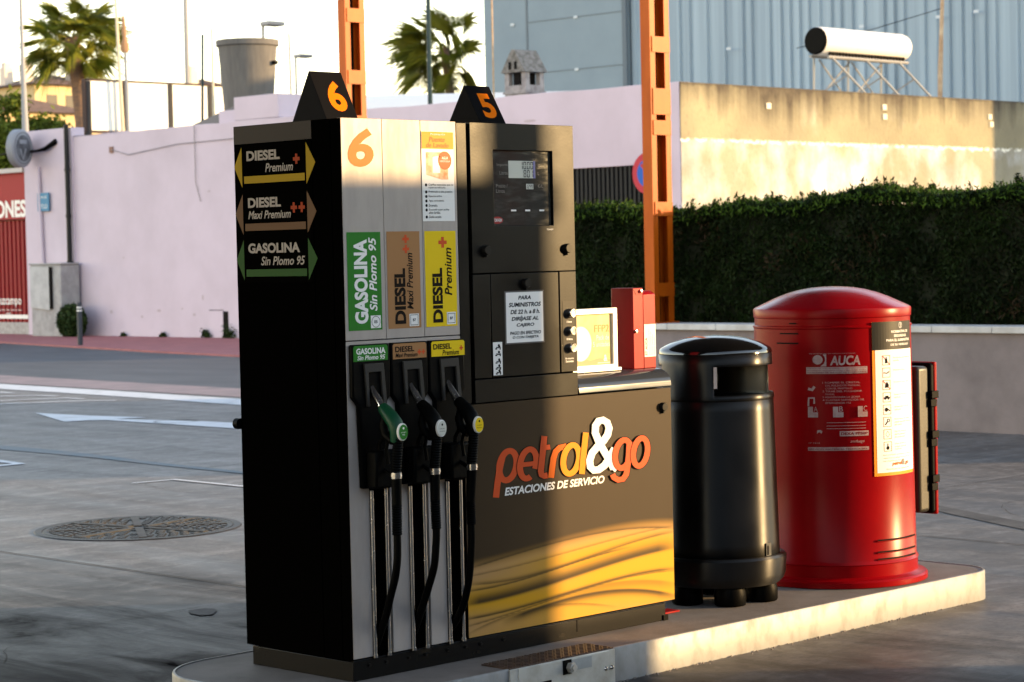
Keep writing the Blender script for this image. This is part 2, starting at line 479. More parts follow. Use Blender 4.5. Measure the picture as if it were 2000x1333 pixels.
# ---- fuel island
isl = thing('fuel_island', (1.65, 0.3, 0), 'low concrete pump island edged with a bright steel kerb band', 'pump island')
def rrect(x0, x1, y0, y1, ra, rb, n=12):
    pts = []
    for cx, cy, a, r in ((x1 - ra, y0 + ra, -90, ra), (x1 - ra, y1 - ra, 0, ra), (x0 + rb, y1 - rb, 90, rb), (x0 + rb, y0 + rb, 180, rb)):
        for k in range(n + 1):
            t = R(a + 90 * k / n); pts.append((cx + r * math.cos(t), cy + r * math.sin(t)))
    return pts
IX0, IX1, IY0, IY1 = -0.345, 3.66, -0.262, 0.785
b = MB(); b.prism(rrect(IX0 + .012, IX1 - .012, IY0 + .012, IY1 - .012, 0.168, 0.288), flat, 0.001, 0.127); b.build('concrete_top', M['concrete'], isl)
b = MB()
outer = rrect(IX0, IX1, IY0, IY1, 0.18, 0.30); inner = rrect(IX0 + .011, IX1 - .011, IY0 + .011, IY1 - .011, 0.169, 0.289)
n = len(outer)
prof_o = [(o, z) for z in (0.0, 0.126) for o in (outer,)]
vs = [(x, y, 0.0) for x, y in outer] + [(x, y, 0.124) for x, y in outer]
mid = [((a[0] * .72 + c[0] * .28), (a[1] * .72 + c[1] * .28)) for a, c in zip(outer, inner)]
vs += [(x, y, 0.1295) for x, y in mid] + [(x, y, 0.1305) for x, y in inner] + [(x, y, 0.1) for x, y in inner]
fs = []
for lev in range(4):
    for i in range(n):
        j = (i + 1) % n
        fs.append((lev * n + i, lev * n + j, (lev + 1) * n + j, (lev + 1) * n + i))
b.add(vs, fs)
def kerb_mat():
    return mat('scuffed_kerb_steel', (0.25, 0.252, 0.25), 0.5, 0.1, color2=(0.15, 0.138, 0.125), nscale=9, nlo=0.46, nhi=0.8, stretch=(1, 1, 0.6), rvar=0.08, bump=0.06, bscale=35)
b.build('steel_kerb', kerb_mat(), isl)
b = MB(); hx0, hx1 = 0.495, 1.046
b.box(hx0, hx1, -0.270, -0.262, 0.001, 0.128); b.box(hx0 + .04, hx1 - .036, -0.273, -0.270, 0.002, 0.126)
hp = b.build('hatch_front', mat('hatch_steel', (0.50, 0.50, 0.47), 0.45, 0.4, color2=(0.36, 0.34, 0.30), nscale=8, bump=0.05), isl, bevel=0.0012)
b = MB(); b.box(0.762, 0.805, -0.2755, -0.273, 0.072, 0.124); b.build('bolt_slot', M['black_plastic'], hp)
b = MB(); b.box(0.808, 0.915, -0.2745, -0.273, 0.080, 0.121); b.build('locking_plate', mat('grey_primer', (0.30, 0.31, 0.30), 0.5, color2=(.36, .37, .36), nscale=9), hp)
b = MB(); b.tube([(0.795, -0.276, 0.096), (0.795, -0.296, 0.096)], 0.019, 6); b.tube([(0.795, -0.296, 0.096), (0.795, -0.304, 0.096)], 0.012, 12); b.build('bolt', M['steel'], hp)
for bx in (0.993, 1.026, 0.515):
    b = MB(); b.lathe([(0.0001, 0.006), (0.006, 0.005), (0.009, 0.0)], 12)
    b.v = [(bx + v[0], -0.273 - v[2], 0.062 + v[1]) for v in b.v]; b.build('bolt', M['chrome'], hp)
b = MB(); b.box(0.645, 0.70, -0.2752, -0.273, 0.045, 0.064); b.build('drain_hole', M['black_plastic'], hp)
b = MB(); b.box(0.50, 1.046, -0.262, -0.120, 0.127, 0.1325)
for i in range(26):
    for j in range(7):
        cx = 0.512 + i * 0.0208; cy = -0.253 + j * 0.0205; s_ = 0.0075; d_ = 0.0028
        if (i + j) % 2: ux, uy = .7071, .7071
        else: ux, uy = .7071, -.7071
        p = [(cx + ux * s_ - uy * d_, cy + uy * s_ + ux * d_), (cx - ux * s_ - uy * d_, cy - uy * s_ + ux * d_), (cx - ux * s_ + uy * d_, cy - uy * s_ - ux * d_), (cx + ux * s_ + uy * d_, cy + uy * s_ - ux * d_)]
        b.prism(p, flat, 0.1325, 0.1352)
b.build('tread_plate', mat('rusty_tread_plate', (0.11, 0.075, 0.06), 0.5, 0.4, color2=(0.06, 0.045, 0.04), nscale=20), isl, smooth=0)
# concrete crumbs along the foot of the kerb
b = MB()
for i in range(150):
    t = random.random(); cx = 0.9 + t * 2.5; cy = IY0 - abs(random.gauss(0, .012)) - .003; s_ = random.uniform(.002, .006)
    b.add([(cx - s_, cy - s_, 0), (cx + s_, cy - s_ * .6, 0), (cx, cy + s_, 0), (cx, cy, s_ * 1.2)], [(0, 1, 3), (1, 2, 3), (2, 0, 3)])
b.build('grout_crumb', M['concrete'], isl, smooth=0)['kind'] = 'stuff'

# ================================================================== FUEL DISPENSER
D = thing('fuel_dispenser', (0.58, 0.29, 0.13), 'tall black fuel dispenser with three nozzles, silver hose bays and a yellow-striped lower panel', 'fuel dispenser')
b = MB(); b.box(0.002, 1.652, 0.006, 0.56, 0.128, 0.196); b.box(0.002, 1.655, 0.003, 0.02, 0.196, 0.201)
plinth = b.build('plinth', mat('plinth_steel', (0.006, 0.0055, 0.005), 0.35, 0.0, color2=(0.026, 0.018, 0.010), nscale=6, nlo=0.62, nhi=0.8, stretch=(1, 1, 2), rvar=0.08), D, bevel=0.002)
for bx in (0.075, 0.155, 0.262, 0.345, 0.455, 0.545, 0.62, 0.74):
    b = MB(); b.tube([(bx, 0.007, 0.176), (bx, -0.001, 0.176)], 0.006, 10); b.build('screw', M['black_sat'], plinth)
b = MB(); b.box(1.135, 1.139, 0.0045, 0.0065, 0.150, 0.198); b.build('seam', M['ink'], plinth)
b = MB(); b.box(1.635, 1.662, 0.0, 0.02, 0.128, 0.150); b.build('foot_bracket', M['black_plastic'], plinth)
b = MB(); b.box(0.003, 1.162, 0.02, 0.585, 0.2, 2.078); b.box(1.162, 1.69, 0.02, 0.56, 0.2, 1.052)
b.build('body', M['black_gloss'], D, bevel=0.003)
# left end: corner column and side sheet
b = MB(); b.box(-0.004, 0.003, 0.0015, 0.050, 0.2, 2.08); b.box(-0.004, 0.003, 0.054, 0.150, 0.2, 2.08)
b.build('corner_post', M['black_gloss'], D, bevel=0.002)
b = MB(); b.box(-0.004, 0.003, 0.154, 0.586, 0.2, 2.081)
side = b.build('side_panel', M['black_gloss'], D, bevel=0.002)
b = MB(); b.box(-0.006, -0.004, 0.151, 0.583, 2.016, 2.080); b.build('top_strip', mat('charcoal_strip', (0.026, 0.021, 0.020), 0.45, spec=0.04), side)
b = MB(); b.box(-0.0055, -0.004, 0.165, 0.583, 1.517, 2.014); b.build('sign_backing', mat('sign_black', (0.0015, 0.0014, 0.0012), 0.5, spec=0.0), side)
b = MB(); b.tube([(-0.004, 0.588, 1.005), (-0.004, 0.612, 1.005)], 0.02, 14); b.build('knob', M['black_plastic'], side)
SD = FR((-0.0055, 0, 0), (0, -1, 0), (0, 0, 1), (-1, 0, 0))
side_brown = mat('shaded_bronze_print', (.105, .058, .032), .45, spec=.03); side_green = mat('shaded_green_print', (.018, .062, .014), .45, spec=.03)  # bronze and green darkened to carry the shade on the side panel
for nm, cm, dz, ys in (('yellow', M['yellow_shade'], 0.0, 0), ('brown', side_brown, -0.170, 0.0), ('green', side_green, -0.3345, 0.0)):
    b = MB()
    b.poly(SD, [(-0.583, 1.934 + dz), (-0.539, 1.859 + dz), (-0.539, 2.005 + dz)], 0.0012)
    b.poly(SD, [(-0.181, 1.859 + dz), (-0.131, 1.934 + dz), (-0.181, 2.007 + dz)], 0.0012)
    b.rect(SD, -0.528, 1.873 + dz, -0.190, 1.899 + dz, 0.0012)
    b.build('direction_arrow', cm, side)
b = MB()
b.text('DIESEL', SD, -0.511, 1.953, -0.324, 1.989, bold=.04); b.text('Premium', SD, -0.407, 1.910, -0.252, 1.941, bold=.018, shear=.25)
b.cut(); b.text('DIESEL', SD, -0.509, 1.785, -0.324, 1.821, bold=.04); b.text('Maxi Premium', SD, -0.509, 1.745, -0.270, 1.774, bold=.018, shear=.25)
b.cut(); b.text('GASOLINA', SD, -0.514, 1.622, -0.225, 1.658, bold=.04); b.text('Sin Plomo 95', SD, -0.443, 1.578, -0.199, 1.610, bold=.018, shear=.25)
b.build('lettering', mat('shaded_white_print', (.29, .26, .24), .5, spec=0.03), side)  # white print with the side's shade mixed into its colour
def plus(b, fr, a, c, ra, rb, t=.33, off=.0015):
    b.rect(fr, a - ra, c - rb * t, a + ra, c + rb * t, off); b.rect(fr, a - ra * t, c + rb * t, a + ra * t, c + rb, off); b.rect(fr, a - ra * t, c - rb, a + ra * t, c - rb * t, off)
b = MB(); plus(b, SD, -0.233, 1.950, .018, .018); b.cut(); plus(b, SD, -0.253, 1.780, .017, .018); b.cut(); plus(b, SD, -0.210, 1.780, .017, .018)
b.build('plus_mark', mat('shaded_orange_print', (.25, .035, .010), .5, spec=.03), side)  # orange print, likewise darkened for the shaded side

# silver nozzle face
for x0, x1 in ((0.0, 0.1875), (0.1895, 0.371), (0.373, 0.546)):
    b = MB(); b.box(x0, x1, 0.0, 0.02, 1.3125, 2.081); b.build('silver_panel', M['silver'], D, bevel=0.0012)
b = MB(); b.box(0.0, 0.546, 0.0, 0.02, 0.80, 1.309)
for x0, x1 in ((0.0, 0.090), (0.187, 0.2725), (0.371, 0.453)):
    b.box(x0, x1, 0.0, 0.02, 0.206, 0.80)
b.build('hose_bay_panel', M['silver'], D, bevel=0.0012)
for xr in (0.0965, 0.162, 0.279, 0.3445, 0.4605, 0.5255):
    b = MB(); b.tube([(xr, -0.005, 0.203), (xr, -0.005, 0.787)], 0.0072, 14); b.tube([(xr, -0.005, 0.201), (xr, -0.005, 0.212)], 0.0095, 14)
    b.build('bay_rod', M['chrome'], D)
# bay interiors stay black: the body shows
b = MB(); b.box(0.552, 0.602, 0.004, 0.02, 1.06, 2.078); b.build('joint_cover', M['black_steel'], D, bevel=0.0015)
# number six and stickers on the silver face
b = MB(); b.text('6', FRONT, 0.029, 1.912, 0.148, 2.047, bold=.03, shear=.12, off=.0012); b.build('number_decal', M['orange'], D)
def label(nm, colm, rect, lines, fr=FRONT_UP):
    lb = MB(); lb.rect(FRONT, rect[0], rect[1], rect[2], rect[3], 0.0012)
    o = lb.build('fuel_label', colm, D); o['label'] = nm
    return o
lg = label('green upright fuel sticker reading gasolina', M['green'], (0.0135, 1.346, 0.1695, 1.687), None)
b = MB(); b.text('GASOLINA', FRONT_UP, 1.369, -0.105, 1.662, -0.043, bold=.042, off=.002); b.text('Sin Plomo 95', FRONT_UP, 1.412, -0.148, 1.668, -0.112, bold=.022, shear=.22, off=.002)
b.build('lettering', M['white'], lg)
def grade(parent, x0, z0, x1, z1, txt, round_):
    q = MB(); q.rect(FRONT, x0, z0, x1, z1, .0018); o = q.build('grade_sticker', M['paper'], parent)
    q = MB(); cx, cz = (x0 + x1) / 2, (z0 + z1) / 2; h = (x1 - x0) / 2
    if round_: q.ring(FRONT, cx, cz, h * .86, h * .78, off=.0024)
    else:
        for u0, v0, u1, v1 in ((-.82, -.82, .82, -.74), (-.82, .74, .82, .82), (-.82, -.74, -.74, .74), (.74, -.74, .82, .74)):
            q.rect(FRONT, cx + u0 * h, cz + v0 * h, cx + u1 * h, cz + v1 * h, .0024)
    q.text(txt, FRONT, cx - h * .32, cz - h * .22, cx + h * .32, cz + h * .22, bold=.03, off=.0024)
    q.build('lettering', M['ink'], o)
grade(lg, 0.1155, 1.352, 0.162, 1.396, 'E5', True)
lb_ = label('bronze upright fuel sticker reading diesel maxi premium', M['brown'], (0.198, 1.346, 0.3555, 1.688), None)
b = MB(); b.text('DIESEL', FRONT_UP, 1.362, -0.283, 1.558, -0.230, bold=.045, off=.002); b.text('Maxi Premium', FRONT_UP, 1.412, -0.319, 1.612, -0.289, bold=.020, shear=.22, off=.002); b.build('lettering', M['ink_dark'], lb_)
b = MB(); plus(b, FRONT, .288, 1.661, .0155, .0145, off=.002); b.cut(); plus(b, FRONT, .2885, 1.6255, .0155, .0145, off=.002); b.build('plus_mark', M['red_orange'], lb_)
grade(lb_, 0.2985, 1.352, 0.344, 1.396, 'B7', False)
ly = label('yellow upright fuel sticker reading diesel premium', M['yellow'], (0.380, 1.346, 0.5335, 1.688), None)
b = MB(); b.text('DIESEL', FRONT_UP, 1.360, -0.463, 1.556, -0.413, bold=.045, off=.002); b.text('Premium', FRONT_UP, 1.456, -0.510, 1.628, -0.474, bold=.020, shear=.22, off=.002); b.build('lettering', M['ink_dark'], ly)
b = MB(); plus(b, FRONT, .4675, 1.647, .0205, .0195, off=.002); b.build('plus_mark', M['red_orange'], ly)
grade(ly, 0.481, 1.352, 0.525, 1.396, 'B7', False)
# car-wash poster
b = MB(); b.rect(FRONT, 0.375, 1.723, 0.533, 2.043, .0012); po = b.build('wash_poster', M['paper'], D)
b = MB(); b.rect(FRONT, 0.376, 1.981, 0.532, 2.042, .0018); b.build('poster_header', M['amber'], po)
b = MB(); b.text('Promoción', FRONT, .42, 2.030, .49, 2.037, off=.0026); b.build('lettering', M['paper'], po)
b = MB(); b.text('Puente', FRONT, .413, 2.006, .49, 2.024, off=.0026, shear=.15, bold=.004); b.text('de Lavado', FRONT, .398, 1.986, .508, 2.003, off=.0026, shear=.15, bold=.004); b.build('lettering', M['red_orange'], po)
b = MB(); b.poly(FRONT, [(.396, 1.888), (.47, 1.872), (.503, 1.872), (.503, 1.969), (.396, 1.969)], .0018); b.build('poster_picture', mat('washed_red_print', (.66, .20, .09), .5, color2=(.78, .5, .36), nscale=22), po)
b = MB(); b.rect(FRONT, .427, 1.895, .463, 1.952, .0022); b.poly(FRONT, [(.43, 1.945), (.463, 1.951), (.463, 1.957), (.43, 1.953)], .0024); b.build('poster_picture', M['paper'], po)
b = MB(); b.disc(FRONT, .487, 1.940, .033, off=.0024); b.build('poster_badge', M['red_orange'], po)
b = MB(); b.text('AGUA', FRONT, .472, 1.944, .503, 1.954, off=.003, bold=.02); b.text('OSMOTIZADA', FRONT, .462, 1.934, .512, 1.940, off=.003); b.build('lettering', M['paper'], po)
b = MB()
for z, l in ((1.852, ('Cepillos especiales que no', 'rayan su vehículo.')), (1.827, ('Prelavado a alta presión.',)), (1.811, ('Espuma activa.',)), (1.795, ('Agua osmotizada.',)), (1.779, ('Encerado.',)), (1.763, ('Encerado super pulido', 'alto brillo.')), (1.738, ('Doble secado.',))):
    b.disc(FRONT, .393, z, .0055, off=.002, n=14)
    for k, s_ in enumerate(l):
        b.text(s_, FRONT, .405, z - .004 - k * .010, .405 + .0047 * len(s_), z + .005 - k * .010, off=.002, shear=.1, bold=.006)
b.build('lettering', M['ink'], po)

# holsters and price tags
TAGS = ((0.013, 1.240, 0.171, 1.294, M['green'], M['white'], 'GASOLINA', 'Sin Plomo 95', (0.025, 1.264, 0.160, 1.285), (0.029, 1.244, 0.158, 1.260), []),
        (0.196, 1.240, 0.356, 1.294, M['brown'], M['ink_dark'], 'DIESEL', 'Maxi Premium', (0.206, 1.264, 0.297, 1.284), (0.207, 1.245, 0.312, 1.261), [(.321, 1.261), (.341, 1.261)]),
        (0.381, 1.240, 0.544, 1.294, M['yellow'], M['ink_dark'], 'DIESEL', 'Premium', (0.389, 1.265, 0.479, 1.285), (0.433, 1.243, 0.516, 1.262), [(.527, 1.266)]))
for i, hx in enumerate((0.0, 0.1815, 0.3615)):
    b = MB()
    pts = [(.008 + hx, 1.298), (.008 + hx, 1.116), (.034 + hx, 1.085), (.044 + hx, .797), (.167 + hx, .797), (.160 + hx, 1.085), (.183 + hx, 1.116), (.183 + hx, 1.298)]
    b.prism(pts, FRONT, 0.0, 0.022)
    h = b.build('nozzle_holster', M['black_plastic'], D, bevel=0.006)
    b = MB()
    tr = [(.056, 1.231), (.145, 1.231), (.158, 1.082), (.140, 1.082), (.132, 1.201), (.074, 1.201), (.078, 1.082), (.066, 1.082)]
    b.prism([(x + hx, z) for x, z in tr], FRONT, 0.022, 0.031)
    b.build('holster_mouth', M['grey_plastic'], h, bevel=0.002)
    b = MB(); b.box(.058 + hx, .158 + hx, -0.075, -0.022, .798, .93); b.build('nozzle_cradle', M['black_plastic'], h, bevel=0.008)
    T = TAGS[i]
    b = MB(); b.prism([(T[0], T[1]), (T[2], T[1]), (T[2], T[3] - .006), (T[2] - .006, T[3]), (T[0] + .006, T[3]), (T[0], T[3] - .006)], FRONT, .022, .0235)
    tg = b.build('grade_tag', T[4], h)
    b = MB(); b.text(T[6], FRONT, *T[8], off=.0242, bold=.03); b.text(T[7], FRONT, *T[9], off=.0242, bold=.018, shear=.22); b.build('lettering', T[5], tg)
    if T[10]:
        b = MB()
        for a, c in T[10]: b.cut(); plus(b, FRONT, a, c, .0085, .009, off=.0242)
        b.build('plus_mark', M['red_orange'], tg)

# display cabinet
b = MB(); b.frame(0.617, 1.164, 1.5315, 2.081, 0.734, 1.048, 1.705, 1.983, 0.0, 0.02); disp = b.build('display_door', M['black_steel'], D, bevel=0.0015)
b = MB(); b.box(0.735, 1.047, 0.013, 0.019, 1.706, 1.982); scr = b.build('screen', M['glass'], D)
SC = FR((0, 0.013, 0), (1, 0, 0), (0, 0, 1), (0, -1, 0))
b = MB(); b.rect(SC, 0.825, 1.881, 0.967, 1.945, .0008); b.rect(SC, .917, 1.840, .955, 1.860, .0008); b.build('lcd_window', M['lcd'], scr)
b = MB(); b.rect(SC, 0.955, 1.881, 0.967, 1.945, .0012); b.build('lcd_edge', mat('lcd_blue_edge', (.10, .12, .30), .4), scr)
SEG = {'0': 'abcdef', '1': 'bc', '2': 'abged', '4': 'fgbc', '8': 'abcdefg', '3': 'abgcd', '5': 'afgcd', '6': 'afgedc', '7': 'abc', '9': 'abcdfg'}
def digits(b, fr, s_, a1, b0, h, wd, off):
    "seven-segment number, right-aligned at a1"
    x = a1; t = h * .11
    for ch in reversed(s_):
        if ch == '.':
            b.rect(fr, x + wd * .06 - t, b0, x + wd * .06, b0 + t, off); continue
        x -= wd; q = wd * .72
        segs = {'a': (x + t, b0 + h - t, x + q - t, b0 + h), 'd': (x + t, b0, x + q - t, b0 + t), 'g': (x + t, b0 + h / 2 - t / 2, x + q - t, b0 + h / 2 + t / 2),
                'f': (x, b0 + h / 2 + t * .4, x + t, b0 + h - t * .3), 'b': (x + q - t, b0 + h / 2 + t * .4, x + q, b0 + h - t * .3), 'e': (x, b0 + t * .3, x + t, b0 + h / 2 - t * .4), 'c': (x + q - t, b0 + t * .3, x + q, b0 + h / 2 - t * .4)}
        for k in SEG[ch]: b.rect(fr, *segs[k], off)
b = MB(); digits(b, SC, '10.00', .960, 1.914, .028, .0185, .0016); digits(b, SC, '8.01', .960, 1.884, .027, .0185, .0016); digits(b, SC, '1.249', .953, 1.8425, .015, .0088, .0016); b.build('lcd_digits', M['ink'], scr)
b = MB()
b.text('Importe', SC, .764, 1.922, .822, 1.935, off=.0012); b.text('Litros', SC, .778, 1.893, .822, 1.906, off=.0012); b.text('Precio /', SC, .758, 1.845, .818, 1.858, off=.0012); b.text('Litros', SC, .758, 1.826, .802, 1.840, off=.0012)
b.text('€', SC, .980, 1.922, .992, 1.934, off=.0012); b.text('L', SC, .980, 1.893, .988, 1.905, off=.0012); b.text('€/L', SC, .978, 1.846, 1.008, 1.858, off=.0012)
b.build('lettering', M['grey_ink'], scr)
b = MB()
for a0, a1 in ((.834, .861), (.909, .935), (.985, 1.011)): b.rect(SC, a0, 1.758, a1, 1.764, .0012)
b.text('TOKHEIM', FRONT, 1.009, 1.686, 1.044, 1.692, off=.0012); b.build('lettering', M['white'], scr)
b = MB(); b.disc(SC, .762, 1.725, .029, .0135, .0012); oval = b.build('maker_badge', mat('dark_red_badge', (.28, .02, .02), .4), scr)
b = MB(); b.text('TOKHEIM', SC, .740, 1.719, .784, 1.731, off=.0018, bold=.012); b.build('lettering', M['white'], oval)
for kx, kz in ((0.681, 1.616), (1.112, 1.617), (0.886, 1.491), (1.647, 0.981)):
    b = MB()
    b.v = []; b.lathe([(0.0001, 0.019), (0.0155, 0.019), (0.0175, 0.016), (0.0175, 0.0)], 20)
    b.v = [(kx + v[0], -v[2], kz + v[1]) for v in b.v]
    b.box(kx - .004, kx + .004, -.013, 0, kz - .026, kz - .015)
    b.build('knob', M['black_sat'], D)
for nm, x0, x1, z0, z1 in (('cabinet_strip', .617, .7045, 1.148, 1.5275), ('service_door', .7085, 1.067, 1.148, 1.5285), ('cabinet_strip', 1.074, 1.164, 1.148, 1.5295), ('lower_cover', .617, 1.164, 1.0585, 1.1435)):
    b = MB(); b.box(x0, x1, 0.0, 0.02, z0, z1); o = b.build(nm, M['black_steel'], D, bevel=0.0015)
    if nm == 'service_door': sdoor = o
b = MB(); b.rect(FRONT, .776, 1.266, .985, 1.463, .0008); b.build('notice_sleeve', mat('clear_sleeve', (.10, .09, .085), .3), sdoor)
b = MB(); b.rect(FRONT, .783, 1.271, .979, 1.4575, .0014); no = b.build('paper_notice', M['paper'], sdoor)
b = MB()
for s_, a0, c0, a1, c1 in (('PARA', .847, 1.430, .915, 1.4445), ('SUMINISTROS', .797, 1.403, .968, 1.4195), ('DE 22 h. a 8 h.', .805, 1.377, .961, 1.393), ('DIRÍJASE AL', .810, 1.348, .954, 1.370), ('CAJERO', .836, 1.3265, .930, 1.342), ('PAGO EN EFECTIVO', .800, 1.300, .965, 1.3125), ('O CON TARJETA', .814, 1.283, .952, 1.295)):
    b.text(s_, FRONT, a0, c0, a1, c1, off=.002, bold=.03, shear=.2)
b.build('lettering', M['ink'], no)
b = MB(); b.rect(FRONT, .711, 1.155, .759, 1.277, .0012); pst = b.build('pictogram_sticker', M['paper'], sdoor)
b = MB()
for k, z in enumerate((1.258, 1.234, 1.206, 1.184, 1.166)):
    b.cut()
    b.disc(FRONT, .741, z + .006, .0055, off=.0018, n=10); b.rect(FRONT, .722, z - .008, .732, z - .003, .0018); b.stroke(FRONT, [(.727, z), (.738, z - .002), (.748, z + .003 * (-1) ** k)], .004, .0018); b.rect(FRONT, .744, z - .009, .750, z + .001, .0019)
b.build('pictogram', M['ink'], pst)
b = MB(); b.rect(FRONT, 1.086, 1.179, 1.150, 1.417, .001); bp = b.build('button_panel', mat('button_panel_black', (.012, .011, .010), .3), D)
for bz in (1.371, 1.304, 1.239):
    b = MB(); b.lathe([(0.0001, 0.019), (0.0125, 0.019), (0.0125, 0.021), (0.0155, 0.021), (0.018, 0.018), (0.018, 0.0)], 24)
    b.v = [(1.124 + v[0], -v[2] - .001, bz + v[1]) for v in b.v]; b.build('push_button', M['chrome'], bp)
b = MB()
for s_, z, a0, a1 in (('5 litros', 1.338, 1.107, 1.135), ('10 litros', 1.272, 1.105, 1.137), ('Sin importe', 1.198, 1.096, 1.142), ('Desconectado', 1.188, 1.098, 1.141)):
    b.text(s_, FRONT, a0, z - .004, a1, z + .004, off=.0016, bold=.02)
b.build('lettering', M['white'], bp)

# lower front panel: printed artwork as a coloured sheet
def interp(pts, x):
    xs = [p[0] for p in pts]; zs = [p[1] for p in pts]
    c = np.polyfit(xs, zs, min(3, len(pts) - 1))
    return np.polyval(c, x)
def panel_art():
    x0, x1, z0, z1 = 0.556, 1.702, 0.206, 1.054
    nx, nz = 400, 260
    gx = np.linspace(x0, x1, nx + 1); gz = np.linspace(z0, z1, nz + 1)
    X, Z = np.meshgrid(gx, gz)
    dark = np.array([0.033, 0.0205, 0.0105]); yel = np.array([0.56, 0.285, 0.002]); tan = np.array([0.34, 0.20, 0.095])
    top = interp([(.56, .482), (.8, .497), (1.022, .517), (1.222, .532), (1.444, .540), (1.704, .526)], X)
    k = np.clip((top + .012 - Z) / .055, 0, 1); k = k * k * (3 - 2 * k)
    warp = .5 + .5 * np.sin((Z - .06 * np.sin(2.2 * X)) * 34 + 2.6 * X)
    left = np.clip((1.25 - X) / .7, 0, 1)
    tanmix = np.clip(.12 + .75 * left * warp + .35 * np.clip((.30 - Z) / .1, 0, 1) * (1 - warp), 0, .85)
    col = yel * (1 - tanmix[..., None]) + tan * tanmix[..., None]
    top_tan = np.exp(-((Z - top + .03) / .035) ** 2) * .6
    col = col * (1 - top_tan[..., None]) + tan * 1.1 * top_tan[..., None]
    for pts, wd, dk, side_ in (([(.572, .376), (.935, .395), (1.147, .419), (1.40, .440)], .004, .6, 1), ([(.571, .330), (.796, .337), (1.003, .357), (1.218, .381), (1.439, .401), (1.70, .415)], .016, .72, 1),
                               ([(.562, .276), (.794, .277), (1.002, .302), (1.289, .323), (1.513, .330), (1.706, .328)], .0045, .65, 1), ([(.562, .250), (.794, .265), (1.002, .296), (1.289, .318), (1.513, .325), (1.706, .320)], .003, .5, 1),
                               ([(.80, .255), (1.001, .278), (1.215, .289), (1.398, .281), (1.587, .250), (1.703, .222)], .010, .72, -1), ([(.60, .235), (.78, .262), (.931, .274), (1.142, .258), (1.323, .228)], .004, .4, -1),
                               ([(1.0, .300), (1.215, .312), (1.437, .308), (1.704, .268)], .012, .35, -1), ([(.601, .462), (.8, .485), (1.008, .503), (1.294, .517), (1.703, .490)], .004, .55, 1),
                               ([(.599, .396), (.8, .395), (1.019, .404), (1.292, .442), (1.702, .475)], .005, .5, 1), ([(.57, .43), (.8, .44), (1.019, .455), (1.292, .478), (1.702, .50)], .003, .35, 1)):
        c = interp(pts, X); d = Z - c
        fade = np.clip((X - pts[0][0] + .08) / .12, 0, 1) * np.clip((pts[-1][0] + .06 - X) / .15, 0, 1)
        sharp = np.where(d * side_ < 0, np.exp(-(d / (wd * .5)) ** 2), np.exp(-(d / (wd * 1.9)) ** 2)) * min(1.0, dk * 1.45) * fade
        col = col * (1 - sharp[..., None]) + np.array([.050, .030, .010]) * sharp[..., None]
    col = dark * (1 - k[..., None]) + col * k[..., None]
    vs = np.stack([X, np.full_like(X, -0.0004), Z], -1).reshape(-1, 3)
    idx = np.arange((nx + 1) * (nz + 1)).reshape(nz + 1, nx + 1)
    q = np.stack([idx[:-1, :-1], idx[:-1, 1:], idx[1:, 1:], idx[1:, :-1]], -1).reshape(-1, 4)
    bm_ = MB(); bm_.v = [tuple(v) for v in vs]; bm_.f = q.tolist(); bm_.m = [0] * len(bm_.f)
    o = bm_.build('printed_artwork', mat_attr('panel_print', 0.36, 0.0, 0.10), lower, smooth=0)
    a = o.data.color_attributes.new('Col', 'FLOAT_COLOR', 'POINT')
    a.data.foreach_set('color', np.concatenate([col.reshape(-1, 3), np.ones((col.size // 3, 1))], 1).astype(np.float32).ravel())
b = MB(); b.box(0.5555, 1.7025, 0.0, 0.02, 0.2055, 1.0545); lower = b.build('lower_panel', M['black_steel'], D)
panel_art()
# logo drawn in its own artwork units
LG = lambda a, c, off: (0.46316 + 0.00070982 * a - 1.477e-5 * c, -0.0004 - off, 1.09538 - 5.5605e-5 * a - 0.00048851 * c)
def arc(cx, cy, rx, ry, a0, a1, n=20, sh=0.0):
    return [(cx + rx * math.cos(R(a0 + (a1 - a0) * i / n)) - sh * ry * math.sin(R(a0 + (a1 - a0) * i / n)), cy + ry * math.sin(R(a0 + (a1 - a0) * i / n))) for i in range(n + 1)]
W = 45; SH = .13
def letter(colm, strokes, off, edge=True):
    "one letter of the logo: ribbons, with a thin dark gap around them where they overlap the last letter"
    if edge:
        q = MB()
        for k, (pts, wd) in enumerate(strokes): q.stroke(LG, pts, wd + 9, off - .0003 + k * .00002)
        q.build('lettering', M['ink_dark'], lower)
    q = MB()
    for k, (pts, wd) in enumerate(strokes): q.stroke(LG, pts, wd, off + k * .0002)
    q.build('lettering', colm, lower)
letter(M['red_orange'], [(arc(450, 516, 62, 112, 0, 360, 36, SH), W), ([(362, 757), (372, 660), (386, 560), (398, 500), (412, 440)], W)], .0010, False)
letter(M['red_orange'], [(arc(600, 504, 60, 112, 20, -300, 34, SH), W), ([(540, 512), (600, 506), (664, 498)], W * .8)], .0018)
letter(M['red_orange'], [([(721, 290), (711, 390), (700, 500), (694, 560), (700, 590), (718, 598), (745, 592)], W), ([(705, 382), (764, 374)], W * .85)], .0026)
letter(M['orange'], [([(771, 612), (780, 530), (790, 460), (806, 410), (836, 380), (890, 368)], W)], .0034)
letter(M['amber'], [(arc(925, 470, 60, 112, 0, 360, 36, SH), W)], .0042)
letter(M['amber'], [([(1040, 260), (1028, 370), (1016, 480), (1008, 585)], W)], .0050)
letter(M['white'], [([(1262, 545), (1222, 470), (1180, 400), (1140, 330), (1113, 262), (1115, 205), (1140, 168), (1175, 160), (1208, 178), (1224, 222), (1212, 275), (1178, 325), (1130, 370), (1088, 420), (1068, 480), (1074, 530), (1100, 556), (1140, 552), (1185, 520), (1225, 465), (1268, 385)], 58), ([(1225, 500), (1285, 556)], 46)], .0058)
